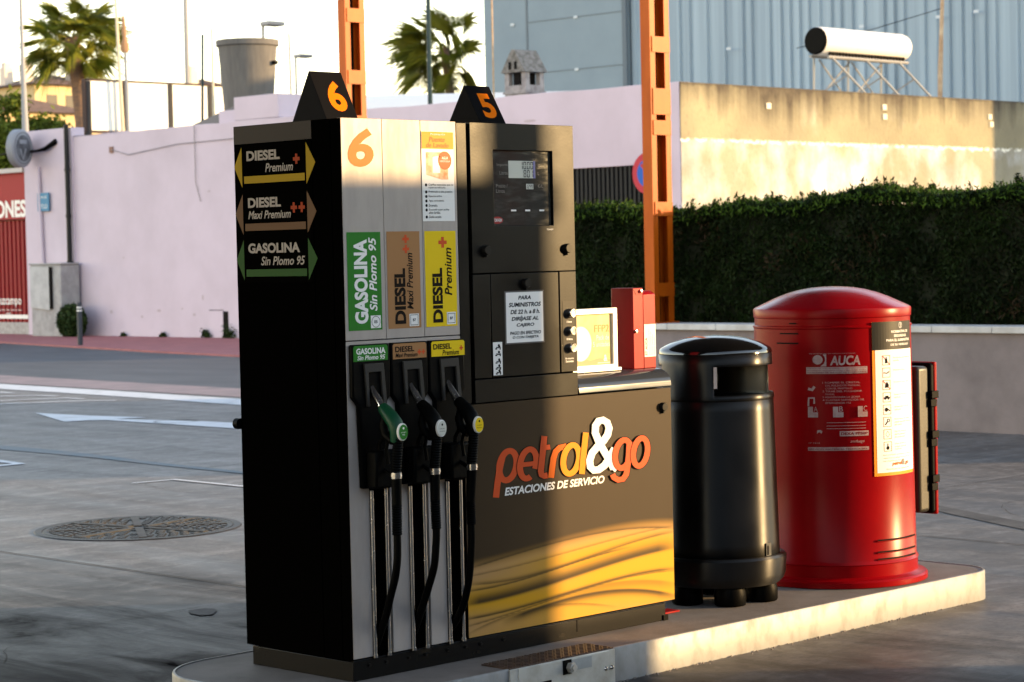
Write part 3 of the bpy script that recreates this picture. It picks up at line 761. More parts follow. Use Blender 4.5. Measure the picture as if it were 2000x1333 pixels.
letter(M['red_orange'], [(arc(1335, 428, 62, 112, 0, 360, 36, SH), W), ([(1388, 330), (1382, 430), (1374, 520), (1362, 590), (1335, 628), (1295, 634), (1262, 615), (1250, 590)], W)], .0066)
letter(M['red_orange'], [(arc(1478, 412, 58, 112, 0, 360, 36, SH), W)], .0074)
b = MB(); LGT = lambda a, c, off: (0.755 + a, -0.0004 - off, 0.7075 + c)
b.text('ESTACIONES DE SERVICIO', LGT, 0, 0, .546, .030, off=.001, bold=.03, shear=.20); b.build('lettering', M['white'], lower)
# rounded hood over the lower half
b = MB()
prof = [(0.004, 1.058), (-0.004, 1.062), (-0.002, 1.078)] + [(0.085 - 0.087 * math.cos(R(t)), 1.078 + 0.055 * math.sin(R(t))) for t in range(10, 91, 10)] + [(0.56, 1.133), (0.56, 1.058)]
b.prism(prof, lambda a, c, off: (off, a, c), 1.166, 1.704); b.build('rounded_hood', M['hood'], D, bevel=0.0015)

# number signs on top
def number_sign(x0, x1, z0, apex, num, lab):
    y0, yc, y1 = .075, .165, .26
    t = thing('number_sign', ((x0 + x1) / 2, yc, z0), lab, 'number sign', 'tent-shaped pump number signs')
    b = MB(); b.prism([(y0, z0), (y1, z0), (yc, apex)], lambda a, c, off: (off, a, c), x0, x1); b.build('tent_board', mat('matt_black_board', (.006, .006, .0075), .6, spec=0.02), t, bevel=.0015)
    L = math.hypot(yc - y0, apex - z0)
    u = Vector((0, (yc - y0) / L, (apex - z0) / L)); nn = Vector((0, -u.z, u.y))
    fr = FR((x0, y0, z0), (1, 0, 0), u, nn)
    b = MB(); b.text(num, fr, .30 * (x1 - x0), .17 * L, .82 * (x1 - x0), .80 * L, bold=.035, off=.001); b.build('lettering', mat('bright_orange_digit', (.80, .17, .004), .5, spec=0.05), t)
number_sign(0.002, 0.150, 2.080, 2.253, '6', 'black tent-shaped sign numbered 6 standing above the silver nozzle face')
number_sign(0.752, 0.885, 2.080, 2.231, '5', 'black tent-shaped sign numbered 5 standing above the display screen')

# nozzles with hoses
def nozzle(X, bodym, badgem, txt, inkm, lab, z, pts, slot_x):
    t = thing('fuel_nozzle', (X, -.10, .80), lab, 'fuel nozzle', 'nozzles hanging in the dispenser holsters')
    P = lambda y, zz: (X, y, zz + z)
    b = MB(); b.tube([P(.004, 1.166), P(-.014, 1.146), P(-.034, 1.122), P(-.071, 1.080)], [.0095, .0115, .0125, .0135], 16); b.tube([P(-.066, 1.086), P(-.076, 1.075)], .0165, 16)
    b.build('spout', M['chrome'], t)
    b = MB(); b.tube([P(-.070, 1.081), P(-.088, 1.067), P(-.112, 1.048), P(-.134, 1.026), P(-.144, .998), P(-.140, .962)], [.019, .023, .026, .027, .026, .021], 18)
    b.build('nozzle_body', bodym, t)
    b = MB(); b.tube([P(-.084, 1.050), P(-.075, 1.015), P(-.085, .985), P(-.12, .965)], [.014, .018, .018, .016], 12); b.build('valve_housing', M['black_plastic'], t)
    b = MB(); b.lathe([(0.0001, .009), (.0235, .009), (.0265, .007), (.027, 0)], 28)
    b.v = [(X + v[0] * .86, -.166 - v[2], .998 + z + v[1] * 1.12) for v in b.v]; bd = b.build('badge', M['paper'], t)
    fr = FR((X, -.1752, .998 + z), (1, 0, 0), (0, 0, 1), (0, -1, 0))
    b = MB(); b.disc(fr, 0, 0, .0205, .0262, .0006); b.build('badge_face', badgem, bd)
    b = MB(); b.disc(fr, 0, .013, .0042, .0042, .0012, n=12)
    for k, s_ in enumerate(txt): b.text(s_, fr, -.0125 if len(s_) > 3 else -.006, -.003 - k * .009, .0125 if len(s_) > 3 else .006, .0005 - k * .009 + (.002 if len(s_) < 4 else 0), off=.0012)
    b.build('lettering', inkm, bd)
    b = MB(); ring = [P(-.150, .978)]; rr = [.019]
    for k in range(26):
        ring.append(P(-.148 + .0006 * k, .972 - k * .0046)); rr.append(.0172 if k % 2 else .0192)
    b.tube(ring, rr, 16); b.build('grip', M['rubber'], t)
    b = MB(); b.tube([P(-.085, 1.00), P(-.052, .95), P(-.050, .90), P(-.072, .862), P(-.112, .845), P(-.13, .848)], .0075, 10)
    b.tube([P(-.10, .985), P(-.085, .93), P(-.095, .882)], .0065, 10); b.build('trigger_guard', M['black_plastic'], t)
    b = MB(); b.tube([P(-.1335, .857), P(-.1335, .836)], .0198, 20); b.tube([P(-.1335, .849), P(-.1335, .844)], .0212, 20); b.build('swivel_collar', M['chrome'], t)
    hp = [(X, y, zz) for y, zz in pts]
    n_ = len(hp)
    out = []
    for i, (x_, y_, z_) in enumerate(hp):
        k = max(0.0, (i - n_ * .45) / (n_ * .55)); out.append((x_ + (slot_x - x_) * k, y_, z_))
    # smooth the centre line
    C = [Vector(p) for p in out]; sm = []
    for i in range(len(C) - 1):
        p0, p1, p2, p3 = C[max(i - 1, 0)], C[i], C[i + 1], C[min(i + 2, len(C) - 1)]
        for s_ in range(6):
            u = s_ / 6
            sm.append(.5 * ((2 * p1) + (-p0 + p2) * u + (2 * p0 - 5 * p1 + 4 * p2 - p3) * u * u + (-p0 + 3 * p1 - 3 * p2 + p3) * u ** 3))
    sm.append(C[-1])
    b = MB(); b.tube(sm, .0135, 16); b.build('hose', M['rubber'], t)
    b = MB(); a0, a1 = Vector(hp[0]), Vector(hp[2])
    cl = []; rr = []
    for k in range(9): cl.append(Vector(hp[0]).lerp(Vector(hp[1]), k / 8)); rr.append(.0185 - .0002 * k)
    b.tube(cl, rr, 16)
    cl = []; rr = []
    for k in range(25): cl.append(Vector(hp[1]).lerp(Vector(hp[2]), k / 24)); rr.append(.0185 if k % 2 else .0155)
    b.tube(cl, rr, 16); b.build('bend_guard', M['rubber'], t)
green_nz = mat('green_nozzle_sleeve', (.003, .048, .020), .42, spec=.2)
nozzle(.098, green_nz, M['green'], ('SIN PLOMO', '95'), M['white'], 'green nozzle with a 95 badge in the petrol holster', 0.0,
       [(-.1335, .838), (-.133, .745), (-.131, .640), (-.131, .60), (-.128, .55), (-.112, .49), (-.079, .42), (-.045, .345), (0.0, .27), (.022, .235)], .130)
nozzle(.281, M['black_plastic'], M['lcd'], ('DIESEL', 'MAXI'), M['ink'], 'black nozzle with a pale cream badge in the middle holster', 0.0,
       [(-.1335, .838), (-.131, .745), (-.134, .643), (-.130, .586), (-.118, .51), (-.080, .432), (-.045, .37), (-.01, .31), (.022, .26)], .312)
nozzle(.462, M['black_plastic'], M['yellow'], ('DIESEL', 'PREMIUM'), M['ink'], 'black nozzle with a yellow badge in the right-hand holster', 0.0,
       [(-.1335, .838), (-.122, .724), (-.124, .640), (-.122, .566), (-.108, .459), (-.082, .383), (-.05, .325), (-.012, .28), (.022, .25)], .493)

# ================================================================== ON THE HOOD
t = thing('poster_frame', (1.33, .09, 1.133), 'silver snap frame with a yellow poster standing on the metal hood', 'poster frame')
b = MB(); b.frame(1.19, 1.478, 1.135, 1.381, 1.214, 1.452, 1.160, 1.358, .075, .095); b.box(1.18, 1.488, .065, .10, 1.133, 1.147)
b.build('frame', mat('pale_aluminium', (.72, .70, .66), .38, .35), t, bevel=.003)
b = MB(); b.box(1.212, 1.454, .086, .092, 1.158, 1.360); ps = b.build('poster_print', mat('poster_yellow', (.56, .40, .15), .33, color2=(.66, .53, .29), nscale=5), t)
PF = FR((0, .086, 0), (1, 0, 0), (0, 0, 1), (0, -1, 0))
b = MB(); b.text('FFP2', PF, 1.355, 1.288, 1.44, 1.316, off=.001, bold=.005); b.build('lettering', mat('faded_brown_ink', (.42, .27, .09), .5), ps)
b = MB(); b.text('Pack de', PF, 1.365, 1.256, 1.438, 1.276, off=.001, bold=.012); b.text('5 unidades', PF, 1.345, 1.230, 1.440, 1.250, off=.001, bold=.012); b.text('&', PF, 1.405, 1.172, 1.426, 1.198, off=.001, bold=.03)
b.cut(); b.rect(PF, 1.37, 1.166, 1.44, 1.168, .001); b.build('lettering', M['paper'], ps)
b = MB(); b.disc(PF, 1.275, 1.245, .062, .068, .0008); b.build('poster_art', M['paper'], ps)
b = MB(); b.poly(PF, [(1.214, 1.160), (1.452, 1.160), (1.452, 1.176), (1.38, 1.186), (1.33, 1.178), (1.27, 1.192), (1.214, 1.184)], .0006); b.build('poster_art', mat('poster_grey_band', (.42, .30, .16), .4), ps)
t = thing('red_wall_box', (1.60, .13, 1.133), 'taller dark-sided red metal box with key locks, beside the poster frame', 'red box', 'red metal boxes on the hood')
b = MB(); b.box(1.568, 1.628, .072, .188, 1.133, 1.454); bx = b.build('box_body', M['red_box'], t, bevel=.002)
b = MB(); b.poly(FR((0, .072, 0), (1, 0, 0), (0, 0, 1), (0, -1, 0)), [(1.571, 1.449), (1.586, 1.428), (1.626, 1.428), (1.626, 1.431), (1.588, 1.431), (1.574, 1.449)], .001); b.build('lid_flap', mat('dark_red_line', (.2, .004, .006), .4), bx)
for lx, lz in ((1.613, 1.441), (1.579, 1.282)):
    b = MB(); b.lathe([(0.0001, .010), (.0065, .009), (.008, 0)], 14); b.v = [(lx + v[0], .072 - v[2], lz + v[1]) for v in b.v]; b.build('lock', M['chrome'], bx)
t = thing('red_wall_box', (1.668, .13, 1.133), 'shorter red metal box with a white inspection sticker, next to the litter bin', 'red box', 'red metal boxes on the hood')
b = MB(); pr = [(.074, 1.133), (.19, 1.133), (.19, 1.442), (.098, 1.442), (.074, 1.428)]
b.prism(pr, lambda a, c, off: (off, a, c), 1.631, 1.703); bx = b.build('box_body', M['red_box'], t, bevel=.002)
BF = FR((0, .074, 0), (1, 0, 0), (0, 0, 1), (0, -1, 0))
b = MB(); b.rect(BF, 1.634, 1.178, 1.702, 1.308, .0008); st = b.build('inspection_sticker', M['paper'], bx)
BFU = FR((0, .074, 0), (0, 0, 1), (-1, 0, 0), (0, -1, 0))
b = MB(); b.text('ST AUCA', BFU, 1.184, -1.651, 1.254, -1.638, off=.0014, bold=.02, shear=.1); b.build('lettering', M['red_orange'], st)
b = MB()
for k in range(4): b.text('Revisión periódica equipo'[:25 - 3 * k], BFU, 1.186, -1.664 - k * .011, 1.29 - .012 * k, -1.658 - k * .011, off=.0014)
b.build('lettering', M['grey_ink'], st)

# ================================================================== LITTER BIN
BC = (2.205, .185)
va = math.degrees(math.atan2(.637, .770))                 # bearing from the lens to the bin, for the openings
t = thing('litter_bin', (BC[0], BC[1], .13), 'round black litter bin with a domed hood and side openings', 'litter bin')
def brushed(m):
    "spun finish: the highlight runs up and down the drum"
    t_ = m.node_tree; p_ = t_.nodes['Principled BSDF']; tg_ = t_.nodes.new('ShaderNodeTangent'); tg_.direction_type = 'RADIAL'; tg_.axis = 'Z'
    p_.inputs['Anisotropic'].default_value = .85; p_.inputs['Anisotropic Rotation'].default_value = .25
    t_.links.new(tg_.outputs[0], p_.inputs['Tangent'])
    return m
bin_m = mat('black_powder_coat', (.002, .0019, .0017), .38, .0, rvar=.04, nscale=5, color2=(.004, .0038, .0034), spec=.33, bump=.015, bscale=160)
c3 = (BC[0], BC[1], 0)
b = MB()
b.lathe([(.2575 - .0165 * k / 12, .325 + .66 * k / 12) for k in range(13)], 72, c3)
brushed(bin_m)
b.build('bin_body', bin_m, t, solid=.006)
b = MB(); b.lathe([(.20, .205), (.255, .207), (.272, .224), (.281, .25), (.285, .318), (.278, .328), (.262, .330), (.255, .322)], 72, c3); b.build('base_ring', bin_m, t)
# hood: band with two openings, then dome
FC = va + 180 + 55                                         # centre of the front opening
def opening(cen, half):
    def f(a):
        d = (a - cen + 180) % 360 - 180
        return abs(d) < half
    return f
op1 = opening(FC, 57); op2 = opening(FC + 180, 57)
hood_prof = [(.2405, .972), (.2450, .984), (.2420, 1.000), (.241, 1.060), (.2395, 1.118), (.2385, 1.128), (.2375, 1.166)]
NH = 180
b = MB(); b.lathe(hood_prof, NH, c3, skip=lambda j, i: j in (2, 3) and (op1(360 * (i + .5) / NH) or op2(360 * (i + .5) / NH)))
b.build('bin_hood', bin_m, t, solid=.005)
b = MB(); b.lathe([(.2365, 1.1665), (.2385, 1.169), (.2375, 1.177), (.2345, 1.184), (.226, 1.192), (.19, 1.211), (.14, 1.228), (.08, 1.239), (.0001, 1.243)], 72, c3); b.build('bin_lid', mat('black_gloss_lid', (.004, .004, .004), .11, spec=.8, rvar=.03, nscale=4), t)
b = MB(); b.lathe([(.21, .30), (.215, .93), (.205, .93), (.20, .31)], 48, c3); b.build('liner', M['black_plastic'], t)
def on_cyl(c, r, z, ang):
    return (c[0] + r * math.cos(R(ang)), c[1] + r * math.sin(R(ang)), z)
la = va + 180 + math.degrees(math.asin(.205 / .258))
b = MB()
fr = lambda a, c, off: on_cyl(BC, .259 + off, c, la + math.degrees(a / .258))
b.prism([(-.017, .325), (.017, .325), (.017, .382), (-.017, .382)], fr, -.004, .003); lt = b.build('latch', bin_m, t)
b = MB(); b.rect(fr, -.011, .334, -.001, .372, .0036); b.build('latch_slot', M['ink'], lt)
for k in range(6):
    an = va + 180 + 14 + k * 60
    b = MB()
    px_, py_ = BC[0] + .185 * math.cos(R(an)), BC[1] + .185 * math.sin(R(an))
    b.lathe([(.0001, .130), (.062, .130), (.066, .138), (.066, .185), (.060, .206)], 20, (px_, py_, 0)); b.build('foot', M['black_plastic'], t)

# ================================================================== RED EXTINGUISHER CABINET
CC = (3.025, .187)
vc = math.degrees(math.atan2(.597, .802))
t = thing('extinguisher_cabinet', (CC[0], CC[1], .13), 'large red cylindrical fire extinguisher cabinet with a domed lid and safety notice', 'fire cabinet')
c3 = (CC[0], CC[1], 0)
b = MB(); b.lathe([(.405, .130), (.405, .152), (.398, .160), (.366, .166), (.362, .170), (.362, .220), (.366, .224), (.362, .232), (.357, .240), (.352, .6), (.346, 1.245)], 96, c3); b.build('cabinet_body', M['red_paint'], t)
b = MB(); b.lathe([(.346, 1.245), (.350, 1.250), (.350, 1.256), (.343, 1.260), (.343, 1.290), (.347, 1.293), (.349, 1.326), (.346, 1.332)], 96, c3); b.build('neck_band', M['red_paint'], t)
b = MB(); b.lathe([(.346, 1.331), (.335, 1.338), (.30, 1.354), (.25, 1.377), (.20, 1.396), (.15, 1.410), (.10, 1.419), (.05, 1.4235), (.0001, 1.425)], 96, c3); b.build('domed_lid', mat('glossy_red_lid', (0.25, 0.0012, 0.006), 0.22, spec=.5, rvar=.04, nscale=4), t)
def wrap(ang0, r0=.352, r1=None, z0=.6, z1=1.245):
    def fr(a, c, off):
        r = .352 + (.346 - .352) * (c - .6) / .645
        return on_cyl(CC, r + off, c, ang0 + math.degrees(a / .35))
    return fr
for z in (.327, .276, .225 + .02):
    fr = wrap(vc + 180 + 30)
    b = MB()
    for k in range(14): b.rect(fr, k * .019, z - .0035 + (z - .28) * .0, (k + 1) * .019, z + .0035, .0035 + .004 * (.352 < 0) + .0045)
    b.build('vent_slot', M['ink'], t)
    b = MB()
    for k in range(14): b.rect(fr, k * .019, z - .0062, (k + 1) * .019, z - .0035, .0080)
    b.build('vent_lip', M['red_paint'], t)
for z, a0, a1 in ((1.272, .05, .085), (1.228, .0, .095), (1.186, -.02, .095)):
    fr = wrap(vc + 180 - 40)
    b = MB()
    for k in range(6): b.rect(fr, a0 + (a1 - a0) * k / 6, z - .003, a0 + (a1 - a0) * (k + 1) / 6, z + .003, .0035)
    b.build('vent_slot', M['ink'], t)
# safety notice
fr = wrap(vc + 180 + 29)
Wd = .278
b = MB(); b.rect(fr, 0, .604, Wd, 1.272, .0035, na=18); nb = b.build('safety_notice', mat('orange_border', (.80, .26, .02), .45), t)
b = MB(); b.rect(fr, .014, .618, Wd, 1.150, .0045, na=18); b.build('notice_paper', M['paper'], nb)
b = MB(); b.rect(fr, 0, 1.150, Wd, 1.272, .0047, na=18); b.build('notice_header', mat('notice_black', (.012, .012, .011), .4), nb)
b = MB()
b.ring(fr, .17, 1.254, .013, .011, .0058, n=20); b.rect(fr, .168, 1.246, .172, 1.262, .0058)
for k, (s_, a0, a1) in enumerate((('NORMATIVA DE', .105, .235), ('SEGURIDAD', .122, .220), ('PARA EL SUMINISTRO', .075, .255), ('DE SU VEHÍCULO', .10, .24))):
    b.text(s_, fr, a0, 1.222 - k * .0185, a1, 1.233 - k * .0185, off=.0058, bold=.025)
b.build('lettering', M['white'], nb)
b = MB()
ICON_Z = [1.105 - .0535 * k for k in range(8)]
for z in ICON_Z:
    b.cut()
    for u0, v0, u1, v1 in ((-.022, -.021, .022, -.019), (-.022, .019, .022, .021), (-.022, -.019, -.020, .019), (.020, -.019, .022, .019)):
        b.rect(fr, .072 + u0, z + v0, .072 + u1, z + v1, .0058)
b.stroke(fr, [(.052, ICON_Z[0] + .019), (.092, ICON_Z[0] - .019)], .0025, .0060); b.stroke(fr, [(.052, ICON_Z[2] + .019), (.092, ICON_Z[2] - .019)], .0025, .0060)
b.build('pictogram', M['red_orange'], nb)
b = MB()
z = ICON_Z
b.rect(fr, .066, z[0] - .013, .078, z[0] + .006, .0058); b.rect(fr, .070, z[0] + .006, .075, z[0] + .014, .0058)
b.cut(); b.stroke(fr, [(.056, z[1]), (.075, z[1] - .003), (.088, z[1] + .004)], .004, .0058)
b.cut(); b.poly(fr, [(.062, z[2] - .012), (.082, z[2] - .012), (.084, z[2]), (.074, z[2] + .014), (.064, z[2])], .0058)
b.cut(); b.rect(fr, .056, z[3] - .006, .088, z[3] + .001, .0058); b.rect(fr, .064, z[3] + .001, .080, z[3] + .007, .0058); b.disc(fr, .063, z[3] - .007, .004, off=.0059, n=8); b.disc(fr, .081, z[3] - .007, .004, off=.0059, n=8)
b.cut(); b.disc(fr, .068, z[4], .009, off=.0058, n=12); b.stroke(fr, [(.072, z[4] + .004), (.088, z[4] - .006)], .004, .0058)
b.cut(); b.ring(fr, .078, z[5] + .006, .008, .005, .0058, n=12); b.stroke(fr, [(.060, z[5] - .012), (.073, z[5] + .001)], .005, .0058)
b.cut(); b.ring(fr, .072, z[6], .012, .0105, .0058, n=4, sy=1.2)
b.cut(); b.disc(fr, .072, z[7] - .006, .008, off=.0058, n=12); b.rect(fr, .070, z[7] - .002, .074, z[7] + .014, .0058)
b.build('pictogram', M['ink'], nb)
b = MB()
for z, ls in zip(ICON_Z, (('Prohibido usar teléfonos', 'móviles'), ('Prohibido fumar',), ('Prohibido hacer fuego',), ('Apague el motor del', 'vehículo'), ('Apague las luces del', 'vehículo'), ('Desconecte los equipos', 'eléctricos del vehículo', 'del mismo'), ('Siga las normas', 'del suministro', 'de carburante'), ('Deje enfriar el', 'motor antes de', 'repostar'))):
    b.cut()
    for k, s_ in enumerate(ls): b.text(s_, fr, .115, z + .006 - k * .012, .115 + .0058 * len(s_), z + .013 - k * .012, off=.0058)
b.cut()
for k, s_ in enumerate(('Está prohibido suministrar a menores,', 'vehículos sin apagar o envases no', 'homologados por la norma.')): b.text(s_, fr, .045, .690 - k * .013, .045 + .0054 * len(s_), .697 - k * .013, off=.0058)
b.cut(); b.text('Gracias por su colaboración', fr, .06, .627, .225, .636, off=.0058)
b.build('lettering', M['grey_ink'], nb)
b = MB(); b.text('petrol', fr, .095, .643, .16, .664, off=.0058, bold=.03, shear=.2); b.build('lettering', M['orange'], nb)
b = MB(); b.text('go', fr, .185, .643, .215, .660, off=.0058, bold=.03, shear=.2); b.build('lettering', M['red_orange'], nb)
b = MB(); b.text('&', fr, .160, .645, .184, .672, off=.0058, bold=.03); b.build('lettering', M['grey_ink'], nb)
# maker's transfer
fr = wrap(vc + 180 - 19.5)
b = MB()
pale = mat('worn_white_transfer', (.42, .30, .28), .5, color2=(.30, .16, .15), nscale=25, nlo=.4, nhi=.7)
ok_ = lambda *a: b.rect(fr, *a)
b.text('AUCA', fr, .108, 1.090, .240, 1.132, off=.004, bold=.035, shear=.12)
b.poly(fr, [(.078, 1.138), (.093, 1.138), (.093, 1.086), (.066, 1.086), (.082, 1.098), (.088, 1.112), (.086, 1.126)], .004)
b.disc(fr, .055, 1.115, .022, .020, .004)
b.cut()
b.text('EQUIPO DE EXTINCIÓN AUTOMÁTICA Y MANUAL', fr, .02, 1.139, .22, 1.144, off=.004)
b.cut()
for k, s_ in enumerate(('1 ROMPER EL CRISTAL', 'DEL PULSADOR MANUAL', 'CON EL MARTILLO', '2 TIRAR DEL PULSADOR', 'MANUAL', '3 ABANDONAR LA ZONA', '4 LLAMAR SERVICIOS DE', 'EMERGENCIA 112')):
    b.text(s_, fr, .075 + (.012 if s_[0].isalpha() else 0), 1.012 - k * .0125, .075 + .0085 * len(s_), 1.0195 - k * .0125, off=.004)
b.stroke(fr, [(.012, .990), (.03, .985), (.04, 1.0)], .012, .004); b.stroke(fr, [(.012, .915), (.014, .95), (.038, .95), (.038, .925)], .008, .004)
b.cut()
for x_, s_ in ((.010, 'A'), (.118, 'B'), (.225, 'C')):
    b.cut(); b.rect(fr, x_, .866, x_ + .022, .912, .004); b.rect(fr, x_ + .022, .866, x_ + .044, .888, .004); b.text(s_, fr, x_ + .026, .891, x_ + .042, .913, off=.004)
b.cut()
for z_ in (.842, .828, .816): b.rect(fr, .09, z_, .26, z_ + .002, .004, na=6)
b.cut()
b.poly(fr, [(.048, .796), (.058, .803), (.068, .796), (.072, .806), (.064, .812), (.05, .810)], .004)
b.cut()
b.text('antifuego', fr, .190, .752, .252, .768, off=.004, shear=.25)
b.cut()
b.text('17 1312', fr, .012, .752, .06, .758, off=.004)
b.build('lettering', pale, t)
b = MB(); b.rect(fr, .005, 1.054, .272, 1.083, .0036, na=10); b.cut(); b.rect(fr, .145, .784, .272, .806, .0036, na=6); b.cut(); b.rect(fr, .008, .722, .272, .737, .0036, na=10); b.build('transfer_band', pale, t)
redink = mat('dark_red_ink', (.16, .01, .012), .5)
b = MB()
for k, s_ in enumerate(('EQUIPO DE PROTECCIÓN CONTRA INCENDIOS', 'EN MODO AUTOMÁTICO Y MANUAL PARA', 'ESTACIONES DE SERVICIO DE COMBUSTIBLE')): b.cut(); b.text(s_, fr, .010, 1.0755 - k * .009, .266, 1.0805 - k * .009, off=.0048)
b.cut(); b.text('DEXA PP50P', fr, .150, .789, .267, .801, off=.0048, bold=.03); b.cut(); b.text('SERVICIO ASISTENCIA TÉCNICA 24 h.', fr, .013, .7255, .267, .7335, off=.0048, bold=.015)
b.build('lettering', redink, t)
# black case hung on the far side
t = thing('plastic_case', (3.43, .17, .39), 'black plastic case with a red rimmed lid hung on the red cylinder', 'case')
b = MB(); b.box(3.330, 3.418, -.055, .36, .395, 1.055)
bc = b.build('case_body', mat('case_black', (.026, .023, .015), .40, 0, spec=.35, bump=.03, bscale=80), t, bevel=.018, seg=4)
b = MB(); b.box(3.418, 3.458, -.062, .367, .385, 1.068); lid = b.build('case_lid', M['black_plastic'], t, bevel=.015, seg=3)
b = MB(); b.box(3.443, 3.466, -.067, .370, .381, 1.072); b.build('red_rim', M['red_paint'], lid, bevel=.007, seg=3)
for z in (.87, .69, .49):
    b = MB(); b.box(3.407, 3.455, -.072, -.055, z, z + .035); b.box(3.409, 3.464, -.076, -.055, z + .038, z + .072); b.build('clasp', M['black_plastic'], lid, bevel=.003)
b = MB(); b.box(1.74, 1.85, .10, .165, .1275, .134)
tag(b.build('floor_plate', M['red_box'], base=(1.8, .15, .13), bevel=.001), 'small red metal plate lying on the island behind the dispenser', 'metal plate')

# ================================================================== MANHOLES
def manhole(cx, cy, r, lab, full=True):
    t = thing('manhole_cover', (cx, cy, 0), lab, 'manhole cover')
    iron = mat('cast_iron', (.022, .020, .019), .5, .2, color2=(.050, .034, .022), nscale=5, nlo=.5, nhi=.75, bump=.08, bscale=50)
    b = MB(); b.lathe([(r * 1.03, .001), (r * 1.02, .006), (r * .955, .006), (r * .95, .0025)], 64, (cx, cy, 0)); b.build('frame_ring', iron, t)
    b = MB(); b.lathe([(r * .945, .002), (r * .94, .006), (r * .90, .006), (r * .895, .003), (.0001, .003)], 64, (cx, cy, 0))
    rb_ = MB()
    if full:
        for k in range(8):
            a = R(k * 45 + 12); d = Vector((math.cos(a), math.sin(a))); nn = Vector((-d.y, d.x)) * .024
            p0 = d * .06; p1 = d * r * .88
            rb_.prism([(cx + p0.x - nn.x, cy + p0.y - nn.y), (cx + p1.x - nn.x, cy + p1.y - nn.y), (cx + p1.x + nn.x, cy + p1.y + nn.y), (cx + p0.x + nn.x, cy + p0.y + nn.y)], flat, .003, .0095)
        for j in range(2, 11):
            rr = r * .085 * j
            m_ = int(2 * math.pi * rr / .075)
            for k in range(m_):
                a0 = 2 * math.pi * (k + (j % 2) * .5) / m_
                if abs(((math.degrees(a0) - 12 + 22.5) % 45) - 22.5) < math.degrees(.03 / rr): continue
                c_, s_ = math.cos(a0), math.sin(a0); w_ = .026; h_ = .014
                P2 = [(cx + c_ * (rr + dr) - s_ * dt, cy + s_ * (rr + dr) + c_ * dt) for dr, dt in ((-h_, -w_), (h_, -w_ * .8), (h_ * 1.3, 0), (h_, w_ * .8), (-h_, w_))]
                b.prism(P2, flat, .003, .0075)
    ld_ = b.build('lid', iron, t, smooth=25)
    if full: rb_.build('radial_rib', mat('worn_iron', (.055, .052, .049), .6, .1, color2=(.03, .026, .022), nscale=9), ld_, smooth=25)
manhole(2.88, 5.26, .60, 'large round cast iron manhole cover in the forecourt concrete')
manhole(8.43, 12.32, .22, 'small round iron cover beside the white road arrow', False)

# ================================================================== LATTICE POSTS, LOW WALL, HEDGE
def post_mat():
    return mat('weathered_orange_paint', (.46, .088, .004), .42, color2=(.36, .062, .004), nscale=5, nlo=.4, nhi=.7, stretch=(1, 1, .3), bump=.05, spec=.12)
pm = post_mat()
t = thing('lattice_post', (11.36, 8.25, .915), 'orange lattice steel post rising from the low wall before the hedge', 'steel post', 'orange lattice canopy posts')
px0, px1, py0, py1 = 11.185, 11.467, 8.37, 8.49
for x0, x1, y0 in ((px0, px0 + .012, 0), (px1 - .012, px1, 0)):
    pass
b = MB(); z0, z1 = .915, 6.3
b.box(px0, px0 + .010, py0, py1, z0, z1); b.box(px0 + .010, px0 + .072, py0, py0 + .010, z0, z1); b.box(px0 + .010, px0 + .072, py1 - .010, py1, z0, z1)
b.build('channel', pm, t)
b = MB(); b.box(px1 - .010, px1, py0, py1, z0, z1); b.box(px1 - .072, px1 - .010, py0, py0 + .010, z0, z1); b.box(px1 - .072, px1 - .010, py1 - .010, py1, z0, z1)
b.build('channel', pm, t)
b = MB(); b.box(px0 + .072, px1 - .072, py1 - .012, py1 - .004, z0, z1); b.build('gap_plate', mat('gap_shade_black', (.004, .003, .002), .9), t)  # near-black sheet paints the shade inside the gap
for zc, hh in ((1.225, .13), (2.0, .135), (2.78, .14), (3.03, .25), (3.575, .15), (4.25, .15), (4.95, .15), (5.6, .15)):
    b = MB(); b.box(px0 + .022, px1 - .004, py0 - .010, py0, zc - hh / 2, zc + hh / 2); b.build('batten', pm, t)
b = MB(); b.box(px0 - .03, px1 + .03, py0 - .04, py1 + .04, .903, .915); b.build('base_plate', pm, t)
t2 = copy_tree(t, (0.015, 4.42, 0), label='orange lattice steel post behind the sign numbered 6')
b = MB(); b.box(11.2, 11.48, 1.0, 13.6, 0, .845)
wl = b.build('low_wall', mat('grey_rendered_wall', (.225, .19, .19), .85, color2=(.165, .14, .14), nscale=3, nlo=.4, nhi=.75, bump=.12, bscale=40), base=(11.3, 7, 0))
tag(wl, 'low grey rendered wall with a pale coping in front of the hedge', 'wall')
b = MB()
for k in range(21):
    b.box(11.155, 11.525, 1.0 + k * .6, 1.597 + k * .6, .845, .903)
b.build('coping', mat('pale_coping', (.56, .55, .54), .7, color2=(.44, .42, .40), nscale=4, bump=.08), wl, bevel=.006)

